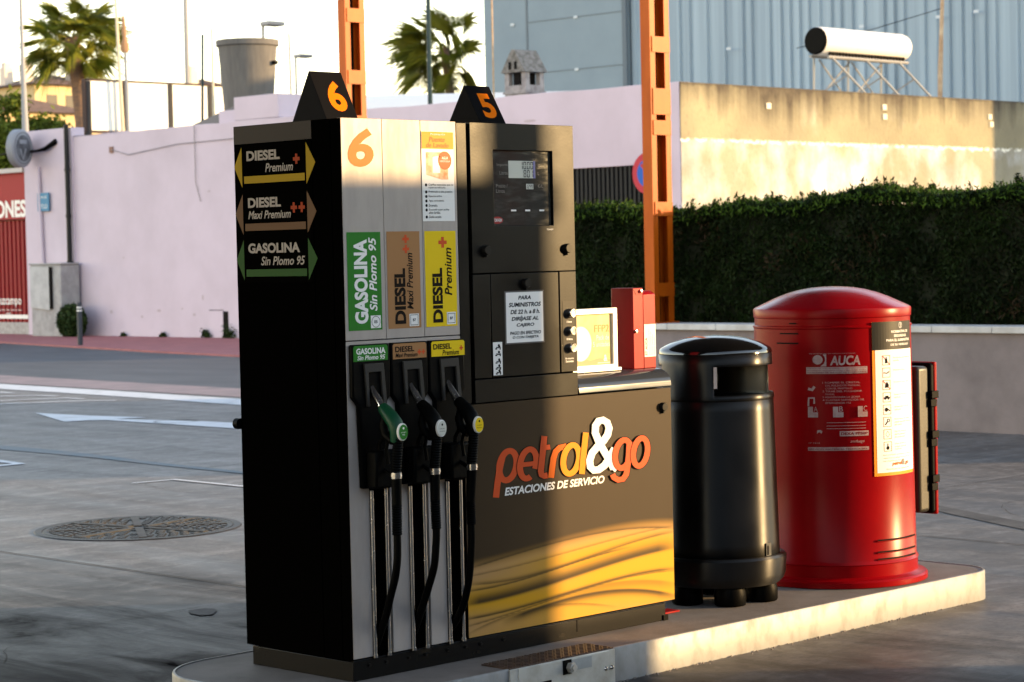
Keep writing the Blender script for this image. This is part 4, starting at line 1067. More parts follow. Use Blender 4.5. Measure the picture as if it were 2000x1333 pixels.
def leaf_mesh(name, m, centers, sizes, parent=None, base=(0, 0, 0), elong=2.2, up=0.0):
    "many small leaf blades, each a bent pair of triangles"
    N = len(centers)
    d = RNG.normal(size=(N, 3)); d[:, 2] += up; d /= np.linalg.norm(d, axis=1)[:, None]
    e = RNG.normal(size=(N, 3)); e -= d * (e * d).sum(1)[:, None]; e /= np.linalg.norm(e, axis=1)[:, None]
    s_ = np.asarray(sizes)[:, None]
    p0 = centers - d * s_ * elong / 2; p2 = centers + d * s_ * elong / 2
    n_ = np.cross(d, e)
    p1 = centers + e * s_ / 2 + n_ * s_ * .15; p3 = centers - e * s_ / 2 + n_ * s_ * .15
    V = np.stack([p0, p1, p2, p3], 1).reshape(-1, 3) - np.asarray(base)
    F = (np.arange(N)[:, None] * 4 + np.array([[0, 1, 2, 3]]))
    me = bpy.data.meshes.new(name)
    me.vertices.add(len(V)); me.vertices.foreach_set('co', V.astype(np.float32).ravel())
    me.loops.add(N * 4); me.loops.foreach_set('vertex_index', F.astype(np.int32).ravel())
    me.polygons.add(N); me.polygons.foreach_set('loop_start', (np.arange(N) * 4).astype(np.int32)); me.polygons.foreach_set('loop_total', np.full(N, 4, np.int32))
    me.update(calc_edges=True); me.validate()
    me.materials.append(m)
    o = bpy.data.objects.new(name, me); COL.objects.link(o)
    if parent is not None: o.parent = parent
    else: o.location = base
    BASE[o.name] = Vector(base)
    return o
def leaf_mat(name, c1, c2, scale=3.0, trans=.25):
    m = mat(name, c1, .6, color2=c2, nscale=scale, nlo=.35, nhi=.68, spec=.08)
    m.node_tree.nodes['Principled BSDF'].inputs['Transmission Weight'].default_value = 0.0
    return m
hb = thing('hedge', (12.0, 7.0, 0), 'tall clipped dark green conifer hedge behind the low wall', 'hedge')
N = 170000
yy = RNG.uniform(1.0, 13.4, N); face = RNG.random(N)
wob = lambda y: .05 * np.sin(y * 1.3) + .03 * np.sin(y * 4.1 + 1) + .12 * np.clip((5.0 - y) / 1.2, 0, 1)
topz = 2.02 + wob(yy)
xx = np.where(face < .55, 11.62 + np.abs(RNG.normal(0, .05, N)) + .03 * np.sin(yy * 7), RNG.uniform(11.6, 12.5, N))
zz = np.where(face < .55, RNG.uniform(.35, 1, N) * topz, topz - np.abs(RNG.normal(0, .06, N)) + .02)
clump = np.sin(yy * 9.3) * np.sin(zz * 11 + yy * 3)
xx = np.where(face < .55, xx - .04 * clump, xx)
# sprigs standing up from the clipped top
ns = 700
sy = RNG.uniform(1.0, 13.4, ns); sx = RNG.uniform(11.6, 12.4, ns); sh_ = np.minimum(RNG.exponential(.03, ns), .085) + .012
pick = RNG.integers(0, ns, N); tuft = (RNG.random(N) < .22) & (face >= .55)
hh = RNG.random(N)
yy = np.where(tuft, sy[pick] + RNG.normal(0, .018, N) * (1.2 - hh), yy); xx = np.where(tuft, sx[pick] + RNG.normal(0, .018, N) * (1.2 - hh), xx)
topz = 2.02 + wob(yy)
zz = np.where(tuft, topz + sh_[pick] * hh * 1.3, np.minimum(zz, topz + .06))
leaf_mesh('foliage', leaf_mat('conifer_green', (.0045, .0095, .0015), (.0115, .024, .0034), 2.0), np.stack([xx, yy, zz], 1), RNG.uniform(.008, .020, N), hb, (12.0, 7.0, 0), elong=3.6, up=.9)
N = 22000; gy = RNG.uniform(1.0, 13.4, N); gs = RNG.integers(0, ns, N); up_ = RNG.random(N) < .4
gx = np.where(up_, sx[gs] + RNG.normal(0, .02, N), 11.56 + RNG.random(N) ** 1.5 * .9); gy = np.where(up_, sy[gs] + RNG.normal(0, .02, N), gy)
gz = 2.03 + wob(gy) + np.where(up_, sh_[gs] * RNG.random(N), RNG.normal(0, .03, N) - .05 * (gx < 11.64))
leaf_mesh('sunlit_top', leaf_mat('sunlit_green', (.030, .062, .006), (.055, .10, .010), 2.0), np.stack([gx, gy, gz], 1), RNG.uniform(.009, .018, N), hb, (12.0, 7.0, 0), elong=3.4, up=1.2)  # paler leaves paint the sunlit rim along the hedge top
N = 1800; cy_ = RNG.uniform(2, 12, 26)[RNG.integers(0, 26, N)]; P_ = np.stack([11.60 + RNG.normal(0, .03, N), cy_ + RNG.normal(0, .09, N), .9 + .9 * np.abs(np.sin(cy_ * 5.3)) + RNG.normal(0, .09, N)], 1)
leaf_mesh('dry_twigs', leaf_mat('dry_brown_twig', (.030, .016, .007), (.018, .012, .005)), P_, RNG.uniform(.008, .016, N), hb, (12.0, 7.0, 0), elong=5.0, up=.6)
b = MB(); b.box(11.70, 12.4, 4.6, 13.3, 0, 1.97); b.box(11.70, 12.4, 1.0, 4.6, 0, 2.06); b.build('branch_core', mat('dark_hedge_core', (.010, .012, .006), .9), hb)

t = thing('no_parking_sign', (22.9, 18.72, 0), 'round red and blue no parking sign on the pink wall behind the orange post', 'road sign')
b = MB(); b.tube([(22.93, 18.72, 2.88), (22.91, 18.72, 2.88)], .35, 36); b.build('red_disc', mat('sign_red', (.42, .03, .05), .45), t)
b = MB(); b.tube([(22.909, 18.72, 2.88), (22.904, 18.72, 2.88)], .24, 36); b.build('blue_disc', mat('sign_blue', (.02, .10, .42), .45), t)
sf = FR((22.903, 18.72, 2.88), (0, -1, 0), (0, 0, 1), (-1, 0, 0))
b = MB(); b.stroke(sf, [(-.15, .15), (.15, -.15)], .055, .001); b.build('red_bar', bpy.data.materials['sign_red'], t)

# ================================================================== PINK BUILDING
t = thing('pink_building', (28, 27.5, 0), 'single-storey pink rendered building with a bare stained concrete side wall', 'building')
pink = mat('pale_pink_render', (.555, .475, .55), .9, color2=(.475, .405, .465), nscale=.7, nlo=.4, nhi=.75, bump=.05, bscale=25)
b = MB()
# front wall on x = 23 with stepped top, opening for the louvred door left out
rj = random.Random(4)
top = [(18.1 + k * .48, 4.355 + rj.uniform(-.012, .014)) for k in range(41)]
b.prism([(18.1, 3.03), (18.1, 0), (18.7, 0), (18.7, 3.03), (23.0, 3.03), (23.0, 0), (37.2, 0), (37.2, 4.37)] + top[::-1], lambda a, c, off: (23.3 - off, a, c), 0.0, 0.3)
b.box(22.96, 23.3, 35.35, 37.22, 0.0, 4.55)
b.box(23.0, 23.75, 28.35, 29.72, 4.37, 4.83)
b.box(23.3, 23.6, 29.8, 30.6, 4.37, 4.62)
b.build('front_wall', pink, t, bevel=.02)
def stained_wall():
    m = bpy.data.materials.new('stained_bare_concrete'); m.use_nodes = True
    tt = m.node_tree; p = tt.nodes['Principled BSDF']; p.inputs['Roughness'].default_value = .9
    tc = tt.nodes.new('ShaderNodeTexCoord')
    sep = tt.nodes.new('ShaderNodeSeparateXYZ'); tt.links.new(tc.outputs['Object'], sep.inputs[0])
    def noise(scale, st):
        mp = tt.nodes.new('ShaderNodeMapping'); mp.inputs['Scale'].default_value = st
        tt.links.new(tc.outputs['Object'], mp.inputs[0]); n = tt.nodes.new('ShaderNodeTexNoise'); n.inputs['Scale'].default_value = scale; n.inputs['Detail'].default_value = 6
        tt.links.new(mp.outputs[0], n.inputs['Vector']); return n.outputs['Fac']
    def rng(x, a, b_, c=0., d=1.):
        r = tt.nodes.new('ShaderNodeMapRange'); r.inputs[1].default_value = a; r.inputs[2].default_value = b_; r.inputs[3].default_value = c; r.inputs[4].default_value = d
        tt.links.new(x, r.inputs[0]); return r.outputs[0]
    def mul(a, b_):
        q = tt.nodes.new('ShaderNodeMath'); q.operation = 'MULTIPLY'
        for i, v in enumerate((a, b_)):
            if isinstance(v, float): q.inputs[i].default_value = v
            else: tt.links.new(v, q.inputs[i])
        q.use_clamp = True; return q.outputs[0]
    def addn(a, b_):
        q = tt.nodes.new('ShaderNodeMath'); q.operation = 'ADD'; tt.links.new(a, q.inputs[0]); tt.links.new(b_, q.inputs[1]); return q.outputs[0]
    def mix(f, a, b_):
        x = tt.nodes.new('ShaderNodeMix'); x.data_type = 'RGBA'
        for sck, val in (('A', a), ('B', b_)):
            if isinstance(val, tuple): x.inputs[sck].default_value = (*val, 1)
            else: tt.links.new(val, x.inputs[sck])
        tt.links.new(f, x.inputs['Factor']); return x.outputs['Result']
    z = sep.outputs['Z']
    cl = noise(.9, (1, 1, 1)); drip = noise(2.6, (1.6, 1, .10)); drip2 = noise(6, (1.5, 1, .07)); fine = noise(14, (1, 1, 1))
    c = mix(rng(cl, .35, .7), (.255, .225, .14), (.325, .288, .18))
    c = mix(rng(fine, .5, .8, 0, .3), c, (.26, .21, .14))
    blot = noise(1.15, (1, 1, .75)); rag = noise(5, (1, 1, 1))
    zz = addn(z, rng(rag, .3, .7, -.04, .04))
    low = mul(rng(zz, 3.43, 3.37), rng(blot, .40, .60, .12, .95))
    low = mul(low, rng(drip, .25, .6, .55, 1.0))
    c = mix(low, c, (.60, .60, .62))
    c = mix(mul(rng(blot, .60, .78, 0, .55), rng(z, 4.3, 3.9)), c, (.48, .455, .38))
    grime = noise(.55, (1, 1, 1.4)); c = mix(rng(grime, .46, .68, 0, .55), c, (.165, .14, .10)); c = mix(rng(noise(22, (1, 1, .5)), .55, .75, 0, .35), c, (.13, .11, .08))
    # run-off stains below the coping, irregular in width and length
    run = noise(1.0, (1.3, 1, .02)); run2 = noise(4.5, (1.4, 1, .05))
    zz2 = addn(z, addn(rng(run, .3, .7, -.30, .28), rng(run2, .3, .7, -.16, .16)))
    c = mix(mul(rng(zz2, 3.78, 4.34), rng(rag, .2, .6, .70, 1.0)), c, (.055, .042, .030))
    c = mix(rng(addn(z, rng(rag, .3, .7, -.03, .03)), 4.29, 4.33, 0, .7), c, (.05, .04, .03))
    line = mul(rng(zz, 3.37, 3.40), rng(zz, 3.45, 3.42)); c = mix(mul(line, rng(rag, .44, .52)), c, (.80, .77, .66))
    tt.links.new(c, p.inputs['Base Color'])
    bu = tt.nodes.new('ShaderNodeBump'); bu.inputs['Strength'].default_value = .25; bu.inputs['Distance'].default_value = .03
    tt.links.new(fine, bu.inputs['Height']); tt.links.new(bu.outputs[0], p.inputs['Normal'])
    return m
b = MB(); b.box(23.01, 37.0, 18.08, 18.3, 0, 4.345)
sw = b.build('side_wall', stained_wall(), t)
for x_, z_ in ((25.3, 4.02), (28.66, 4.10), (28.67, 3.93), (32.1, 4.02), (32.15, 3.88)):
    b = MB(); b.box(x_ - .06, x_ + .06, 18.06, 18.08, z_ - .05, z_ + .05); b.build('wall_patch', mat('pale_mortar', (.68, .62, .50), .9), sw)
b = MB(); b.box(23.3, 37.0, 18.3, 37.1, 4.15, 4.30); b.build('roof', mat('roof_felt', (.28, .27, .26), .9), t)
b = MB(); b.box(23.08, 23.14, 18.7, 23.0, 0, 3.03)
for k in range(43): b.box(23.04, 23.08, 18.72 + k * .1, 18.77 + k * .1, .05, 3.02)
b.build('louvred_door', mat('black_louvre', (.012, .013, .015), .5), t, smooth=0)
b = MB(); b.tube([(22.88, 35.42, 4.62), (22.88, 35.42, .75)], .055, 10)
for z_ in (1.6, 2.6, 3.6): b.tube([(22.88, 35.42, z_), (22.88, 35.42, z_ + .06)], .068, 10)
b.build('downpipe', mat('black_downpipe', (.012, .013, .015), .4), t)
b = MB(); b.tube([(22.88, 35.42, .76), (22.86, 35.42, .62), (22.80, 35.60, .56), (22.78, 35.9, .55)], .07, 10); b.build('pipe_shoe', mat('plum_pipe', (.16, .03, .07), .5), t)
b = MB(); b.tube([(22.91, 36.58, 3.75), (22.91, 36.50, 1.6)], .04, 8); b.build('conduit', pink, t)
b = MB(); b.box(22.985, 23.0, 30.24, 30.70, .04, .585); b.build('meter_door', pink, t)
b = MB(); b.box(22.992, 23.0, 30.08, 30.24, .0, .57); b.box(22.992, 23.0, 30.24, 30.70, .585, .600); b.build('meter_recess', M['ink'], t)
b = MB(); pts = [(22.97, 33.9, 4.0), (22.97, 33.3, 3.86), (22.97, 32.6, 3.92), (22.97, 31.6, 4.0), (22.97, 29.6, 4.02)]
b.tube(pts, .008, 5); b.tube([(22.97, 31.0, 4.35), (22.97, 31.0, 3.2), (22.97, 30.85, 2.8)], .008, 5); b.build('wall_wire', mat('grey_wire', (.22, .2, .2), .6), t)
for y_, z_, a_, c_ in ((31.2, .50, .05, .03), (31.6, .62, .03, .02), (34.1, .55, .06, .04), (33.0, .45, .04, .03), (32.4, .58, .07, .03), (30.9, .85, .03, .06), (33.6, 1.7, .03, .02), (30.6, 3.0, .05, .02), (21.5, 3.6, .16, .02), (21.5, 3.9, .15, .02), (24.6, 4.05, .2, .03), (28.5, 2.4, .05, .03)):
    q = MB(); q.disc(FR((22.999, 0, 0), (0, 1, 0), (0, 0, 1), (-1, 0, 0)), y_, z_, a_, c_, .001, n=12); q.build('wall_smudge', mat('wall_smudge_grey', (.42, .35, .38), .9), t)
b = MB(); b.box(22.97, 23.0, 33.85, 33.98, 3.93, 4.06); b.build('wall_bracket', mat('rusty_bracket', (.25, .15, .12), .8), t)
ch = (27.62, 28.16, 26.1, 26.7)
b = MB()
x0, x1, y0, y1 = ch
b.box(x0, x1, y0, y1, 4.28, 5.02); b.box(x0 - .03, x1 + .03, y0 - .03, y1 + .03, 4.85, 4.90)
for cx_, cy_ in ((x0, y0), (x1 - .12, y0), (x0, y1 - .12), (x1 - .12, y1 - .12)): b.box(cx_, cx_ + .12, cy_, cy_ + .12, 5.02, 5.28)
b.box(x0 + .05, x1 - .05, y0 + .2, y1 - .2, 5.02, 5.28, 1)
yc_ = (y0 + y1) / 2
pf = [(y0 - .05, 5.28), (y1 + .05, 5.28), (yc_ + .10, 5.66), (yc_ + .03, 5.75), (yc_ - .03, 5.75), (yc_ - .10, 5.66)]
for yv in (y0 + .18, y0 + .34): b.box(x0 - .068, x0 - .06, yv, yv + .08, 5.34, 5.50, 1)
b.prism(pf, lambda a, c, off: (off, a, c), x0 - .06, x1 + .06, 2)
b.build('chimney', [mat('whitewashed_brick', (.34, .31, .31), .9, color2=(.20, .175, .18), nscale=5), M['ink'], mat('mossy_cement', (.22, .205, .195), .95, color2=(.10, .09, .08), nscale=9, nlo=.4, nhi=.65, bump=.3)], t, bevel=.01)

# things along the pink wall
t = thing('bollard', (19.667, 30.409, .03), 'slim dark grey street bollard with pale rings at the kerb', 'bollard')
b = MB(); b.lathe([(.05, 0.0), (.048, .80), (.044, .83), (.0001, .835)], 20, (19.667, 30.409, .02)); bo = b.build('post', mat('bollard_grey', (.05, .055, .065), .5), t)
for z_ in (.66, .72): 
    b = MB(); b.lathe([(.0505, z_), (.0505, z_ + .03)], 20, (19.667, 30.409, .02)); b.build('pale_band', M['white'], bo)
t = thing('utility_cabinet', (22.75, 35.85, .03), 'grey concrete utility cabinet with a crooked metal door', 'utility cabinet')
b = MB(); b.box(22.45, 22.93, 35.15, 36.30, .03, 1.58); b.box(22.42, 22.93, 35.12, 36.33, 1.58, 1.62); cb_ = b.build('cabinet_body', mat('rough_grey_concrete', (.36, .35, .35), .9, color2=(.27, .26, .26), nscale=5, bump=.2, bscale=30), t, bevel=.015)
b = MB(); b.prism([(-36.27, .66), (-35.55, .60), (-35.50, 1.52), (-36.27, 1.55)], FR((22.45, 0, 0), (0, 1, 0), (0, 0, 1), (-1, 0, 0)) if False else (lambda a, c, off: (22.45 - off, -a, c)), .0, .04); b.build('metal_door', mat('grey_door', (.42, .42, .43), .6, color2=(.34, .34, .35), nscale=5), cb_)
b = MB(); b.box(22.40, 22.449, 35.46, 35.53, .63, 1.54); b.build('door_gap', M['ink'], cb_)
t = thing('bush', (22.5, 34.85, .03), 'small dark green bush growing at the foot of the downpipe', 'bush')
N = 3500; q = RNG.normal(size=(N, 3)); q /= np.linalg.norm(q, axis=1)[:, None]; rad = RNG.random(N) ** .4
P_ = np.array([22.5, 34.85, .36]) + q * rad[:, None] * np.array([.28, .40, .38]); P_[:, 2] = np.clip(P_[:, 2], .05, 2)
leaf_mesh('foliage', leaf_mat('bush_green', (.018, .035, .010), (.035, .055, .015)), P_, RNG.uniform(.03, .06, N), t, (22.5, 34.85, .03))
b = MB(); b.tube([(22.5, 34.85, .03), (22.52, 34.87, .4)], .03, 8); b.build('stem', mat('bush_stem', (.08, .05, .03), .9), t)
for i, (y_, s_) in enumerate(((32.2, .05), (30.75, .09), (30.0, .14), (33.6, .04))):
    N = 200; P_ = np.array([22.93, y_, .04 + s_ * .6]) + RNG.normal(0, 1, (N, 3)) * np.array([.03, s_ * .6, s_ * .5]); P_[:, 2] = np.clip(P_[:, 2], .04, 1)
    o = leaf_mesh('weed', bpy.data.materials['bush_green'], P_, RNG.uniform(.02, .04, N), None, (22.93, y_, .035))
    tag(o, ('tiny weed at the middle of the pink wall foot', 'weed left of the small meter door', 'larger weed right of the small meter door', 'tiniest weed in the pink wall foot near the bollard')[i], 'weed')
t = thing('street_sign', (22.93, 36.4, 2.97), 'small blue street name plate on the pink wall', 'street sign')
b = MB(); b.box(22.895, 22.92, 36.19, 36.63, 2.765, 3.165); b.build('plate', mat('street_blue', (.06, .20, .34), .5), t)
b = MB(); ss = FR((22.895, 36.63, 2.765), (0, -1, 0), (0, 0, 1), (-1, 0, 0)); b.text('CALLE', ss, .07, .28, .37, .34, off=.002); b.text('CTLO', ss, .05, .06, .38, .15, off=.002); b.build('lettering', M['white'], t)
# projecting round sign
t = thing('round_bar_sign', (22.6, 36.95, 4.15), 'round grey projecting drum sign on the pink wall corner', 'hanging sign')
SN = Vector((math.sin(R(24)), -math.cos(R(24)), 0)); SU = Vector((math.cos(R(24)), math.sin(R(24)), 0)); SC_ = Vector((22.52, 36.70, 4.15))
SGN = FR(SC_, SU, (0, 0, 1), SN)
b = MB(); b.lathe([(.0001, .10), (.38, .10), (.42, .07), (.42, -.07), (.38, -.10), (.0001, -.10)], 40); b.v = [SGN(v[0], v[1], v[2]) for v in b.v]
b.build('drum', mat('sign_drum_grey', (.24, .25, .28), .4), t)
b = MB(); b.disc(SGN, 0, 0, .35, off=.102, n=36); b.build('face', mat('sign_face_grey', (.07, .075, .085), .35, color2=(.14, .15, .17), nscale=5), t)
b = MB(); b.stroke(SGN, [(-.12, -.02), (-.02, -.24), (.10, 0)], .06, .104); b.cut(); b.ring(SGN, 0, 0, .33, .29, .104, n=36); b.cut(); b.stroke(SGN, [(-.14, .14), (.14, .14)], .09, .104); b.build('emblem', mat('sign_pale', (.26, .28, .31), .4), t)
b = MB(); b.tube([(22.85, 36.85, 4.15), (22.98, 36.9, 4.15)], .04, 8); b.build('bracket', M['grey_plastic'], t)
o = MB(); o.tube([(22.94, 35.9, 4.28), (22.85, 36.2, 4.12), (22.84, 36.5, 4.09), (22.8, 37.0, 4.08), (22.7, 39, 4.05), (22.7, 44, 4.1)], [.06, .05, .03, .025, .02, .02], 7)
tag(o.build('cable', M['rubber'], base=(22.9, 36, 4.2)), 'black cable bundle drooping across the pink wall corner', 'cable')

# neighbour with red shutter
t = thing('shop_building', (26, 42, 0), 'white shop with a red roller shutter at the far left', 'building')
b = MB(); b.box(23.25, 30, 37.24, 37.75, 0, 3.7); b.box(23.4, 30, 37.75, 48, 0, 3.65); b.build('wall', mat('white_render', (.62, .60, .60), .9), t)
b = MB()
for k in range(60):
    y_ = 37.26 + k * .17
    b.box(23.14, 23.24, y_, y_ + .10, .30, 2.60); b.box(23.17, 23.24, y_ + .10, y_ + .17, .30, 2.60)
sh = b.build('roller_shutter', mat('shutter_red', (.21, .003, .010), .5), t, smooth=0)
b = MB(); b.box(23.04, 23.25, 37.24, 48, 2.62, 3.66); fa = b.build('fascia', mat('fascia_red', (.27, .010, .018), .5), t)
b = MB(); b.box(22.92, 23.3, 37.24, 48, 3.66, 3.76); b.build('awning_edge', mat('awning_grey', (.5, .46, .44), .7), t)
b = MB(); b.box(23.12, 23.25, 37.24, 48, .0, .30); b.build('stone_base', mat('granite_base', (.3, .28, .27), .8, color2=(.42, .40, .38), nscale=14), t)
b = MB(); sf = FR((23.04, 0, 0), (0, -1, 0), (0, 0, 1), (-1, 0, 0)); b.text('CAMPEONES', sf, -40.10, 2.66, -37.31, 3.05, off=.004, bold=.035); b.build('lettering', M['white'], fa)
b = MB(); sf = FR((23.14, 0, 0), (0, -1, 0), (0, 0, 1), (-1, 0, 0)); b.text('Cruzcampo', sf, -38.92, .64, -37.76, .90, off=.004, bold=.012); b.text('CERVEZA DE ESPAÑA', sf, -38.95, .56, -37.75, .60, off=.004); b.rect(sf, -48, .38, -37.5, .47, .004); b.text('1904', sf, -38.4, .47, -38.2, .52, off=.004); b.build('lettering', M['white'], sh)

# ================================================================== BEHIND THE ROOFS
t = thing('warehouse', (80, 45, 0), 'huge blue-grey metal warehouse clad in ribbed sheet', 'building')
b = MB(); b.box(60.0, 110, 52.30, 60.05, 0, 21); b.build('smooth_cladding', mat('blue_grey_panel', (.205, .265, .315), .6, color2=(.185, .24, .29), nscale=.45), t)
b = MB()
y_ = 52.25; k = 0
prof = []
while y_ > 31:
    wd = random.choice((.42, .5, .5, .5, .85))
    prof += [(y_, 60.34), (y_ - .05, 60.22), (y_ - .26, 60.22), (y_ - .31, 60.32), (y_ - wd, 60.30)]
    y_ -= wd; k += 1
n = len(prof)
vs = [(x_, yy_, 0) for yy_, x_ in prof] + [(x_, yy_, 21) for yy_, x_ in prof]
b.add(vs, [(i, i + 1, n + i + 1, n + i) for i in range(n - 1)])
b.build('ribbed_cladding', mat('blue_ribbed_sheet', (.33, .42, .50), .5, color2=(.205, .27, .335), nscale=1.3, nlo=.3, nhi=.7, stretch=(1, 2.0, .04)), t, smooth=20)
b = MB(); b.box(60.5, 110, 30.8, 52.2, 0, 20.9); b.build('shed', mat('shed_grey', (.25, .28, .3), .7), t)
b = MB(); b.box(59.90, 60.0, 52.2, 52.40, 0, 21); b.box(59.98, 60.0, 57.55, 57.65, 0, 21)
for z_ in (6.8, 8.8, 10.85, 12.9): b.box(59.98, 60.0, 52.4, 57.55, z_, z_ + .03)
b.build('flashing', mat('dark_flashing', (.12, .15, .18), .6), t)
for y_, z_ in ((54.9, 10.85), (54.9, 8.8), (58.4, 10.85), (42.0, 9.25), (41.2, 9.3), (38.0, 9.35), (36.5, 9.4), (47.2, 9.0)):
    b = MB(); b.box(59.96, 59.98, y_ - .10, y_ + .10, z_ - .05, z_ + .05); b.build('patch', mat('sealant', (.5, .55, .6), .6), t)
t = thing('solar_water_heater', (29.5, 19.2, 4.3), 'white solar water heater tank on a bare frame above the concrete wall', 'water heater')
wht = mat('white_enamel_tank', (.74, .71, .66), .4, color2=(.55, .36, .22), nscale=4, nlo=.66, nhi=.8)
b = MB(); b.lathe([(.0001, 0), (.20, .0), (.245, .02), (.26, .06), (.26, 2.62), (.245, 2.70), (.16, 2.78), (.0001, 2.80)], 36); b.v = [(28.13 + v[2], 19.2 + v[0], 5.36 + v[1]) for v in b.v]
tk = b.build('tank', wht, t)
b = MB(); b.lathe([(.0001, -.012), (.23, -.012), (.25, .01), (.25, .03)], 36); b.v = [(28.13 + v[2], 19.2 + v[0], 5.36 + v[1]) for v in b.v]; b.build('end_cap', M['black_plastic'], tk)
b = MB()
for k in range(24): b.box(28.33 + k * .099, 28.38 + k * .099, 19.0, 19.06, 5.06, 5.16)
b.build('tube_socket', M['ink'], tk)
b = MB()
for s0, s1 in (((28.25, 19.0, 5.06), (30.75, 19.0, 5.06)), ((28.25, 19.4, 5.10), (30.75, 19.4, 5.10))): b.tube([s0, s1], .03, 6)
for x_ in (28.35, 29.4, 30.45):
    b.tube([(x_, 19.0, 5.06), (x_ + .62, 18.6, 4.30)], .022, 6); b.tube([(x_, 19.4, 5.1), (x_, 19.42, 4.3)], .022, 6); b.tube([(x_, 19.4, 4.35), (x_ + .3, 18.85, 4.75)], .016, 6)
for x_ in (28.5, 29.5): b.tube([(x_, 19.45, 4.32), (x_ + .95, 19.4, 5.05)], .016, 6); b.tube([(x_ + .95, 19.45, 4.32), (x_, 19.4, 5.05)], .016, 6)
b.build('frame', mat('galvanised_frame', (.30, .29, .275), .5, .2), t)
def pole(name, pts, r, m, lab, cat='pole', group=None):
    b = MB(); b.tube(pts, r, 8)
    o = b.build(name, m, base=pts[0]); tag(o, lab, cat, group)
    return o
galv = mat('grey_pole', (.30, .30, .31), .6); cream = mat('cream_pole', (.55, .48, .36), .6); rusty = mat('rusty_wood', (.36, .24, .15), .8, color2=(.5, .38, .26), nscale=6); dkp = mat('dark_green_pole', (.02, .04, .045), .5)
pole('mast', [(32.10, 19.2, 4.3), (32.13, 19.2, 5.0), (32.18, 19.2, 5.7), (32.3, 19.2, 7.2)], [.045, .05, .04, .035], rusty, 'rusty wooden mast standing right of the solar heater')
for k, (p0, p1, lab) in enumerate((((32.2, 19.2, 6.2), (29.4, 20.6, 5.4), 'thin wire from the rusty mast to the solar heater'), ((35.6, 19.4, 7.2), (36.9, 19.0, 4.35), 'thin guy wire against the ribbed warehouse wall at the right edge'))):
    b = MB(); b.tube([p0, ((p0[0] + p1[0]) / 2, (p0[1] + p1[1]) / 2, (p0[2] + p1[2]) / 2 - .04), p1], .008, 5); tag(b.build('wire', M['rubber'], base=p0), lab, 'wire')
pole('thin_pole', [(27.0, 26.4, 4.2), (27.02, 26.42, 7.2)], [.02, .016], rusty, 'thin rusty pole beside the roof chimney')
t = thing('water_tank', (25.2, 32.0, 4.3), 'grey conical concrete water tank standing on the roof', 'water tank')
b = MB(); b.lathe([(.50, 4.2), (.53, 4.9), (.625, 6.12), (.67, 6.14), (.67, 6.26), (.60, 6.26), (.0001, 6.2)], 40, (25.2, 32.0, 0)); b.build('tank_shell', mat('fibre_cement', (.105, .10, .098), .85, color2=(.15, .14, .132), nscale=3, nlo=.3, nhi=.7, stretch=(3, 3, .5), bump=.08), t)
b = MB(); b.box(25.40, 25.48, 31.33, 31.45, 5.72, 5.80); b.build('inlet', M['ink'], t)
b = MB(); b.add([(23.3, 31.9, 4.3), (26, 31.9, 4.3), (26, 29.8, 4.3), (23.3, 29.8, 4.3), (23.4, 29.8, 4.80), (26, 29.8, 4.80)], [(0, 1, 5, 4), (0, 4, 3), (1, 2, 5), (3, 4, 5, 2)]); tag(b.build('roof_ramp', mat('dark_ramp', (.16, .15, .15), .9), base=(24.5, 31, 4.3), smooth=0), 'dark sloping roof slab below the conical water tank', 'roof slab')
# billboard
t = thing('billboard', (29, 40.4, 0), 'long blank white billboard in a dark frame behind the pink building', 'billboard')
for x0, x1 in ((26.84, 27.9), (28.10, 29.30), (29.44, 30.55), (30.7, 31.9)):
    b = MB(); b.box(x0, x1, 40.36, 40.42, 4.85, 6.06); b.build('blank_sheet', mat('blank_white_sheet', (.74, .73, .70), .6), t)
b = MB(); b.box(26.78, 26.84, 40.34, 40.46, 4.80, 6.10); b.box(26.84, 32, 40.34, 40.46, 6.06, 6.11); b.box(26.84, 32, 40.34, 40.46, 4.79, 4.85); b.build('frame', mat('brown_frame', (.05, .032, .028), .7), t)
for x_ in (26.9, 28.0, 29.37, 30.62):
    b = MB(); b.box(x_ - .06, x_ + .06, 40.33, 40.48, 0, 6.05); b.build('post', mat('dark_post', (.035, .033, .035), .7), t)
# slender poles and masts
pole('pole', [(27.76, 40.15, 0), (27.745, 40.15, 4.9), (27.62, 40.15, 8.6)], [.06, .05, .03], cream, 'tall cream pole leaning before the billboard, second from the left', 'pole')
t = thing('umbrella_pole', (27.95, 40.15, 0), 'short pole with a furled faded umbrella on top, by the billboard', 'furled umbrella')
b = MB(); b.tube([(27.95, 40.15, 0), (27.88, 40.15, 6.9)], [.06, .035], 8); b.build('pole', mat('blue_grey_pole', (.22, .24, .28), .6), t)
b = MB(); b.tube([(27.885, 40.15, 6.78), (27.88, 40.15, 6.92), (27.875, 40.15, 7.12), (27.865, 40.15, 7.32), (27.85, 40.15, 7.68)], [.09, .11, .05, .065, .02], 8); b.build('furled_canopy', mat('faded_brown_cloth', (.32, .20, .12), .9), t)
pole('pole', [(37.75, 50.7, 0), (37.8, 50.75, 10.5)], [.10, .07], galv, 'tall grey pole behind the third billboard sheet')
pole('pole', [(25.7, 34.3, 4.2), (25.8, 34.32, 6.62)], [.03, .03], dkp, 'short dark green pole left of the roof tank')
pole('pole', [(25.88, 34.1, 4.2), (25.93, 34.15, 6.76)], [.03, .025], cream, 'thin cream pole touching the roof tank')
pole('pole', [(33.6, 40.6, 0), (33.58, 40.7, 7.6)], [.05, .03], galv, 'thin grey pole right of the roof tank')
b_m = pole('antenna_mast', [(32.73, 34.34, 0), (32.76, 34.4, 5.3), (32.79, 34.42, 8.6)], [.055, .06, .05], dkp, 'dark antenna mast before the windblown palm')
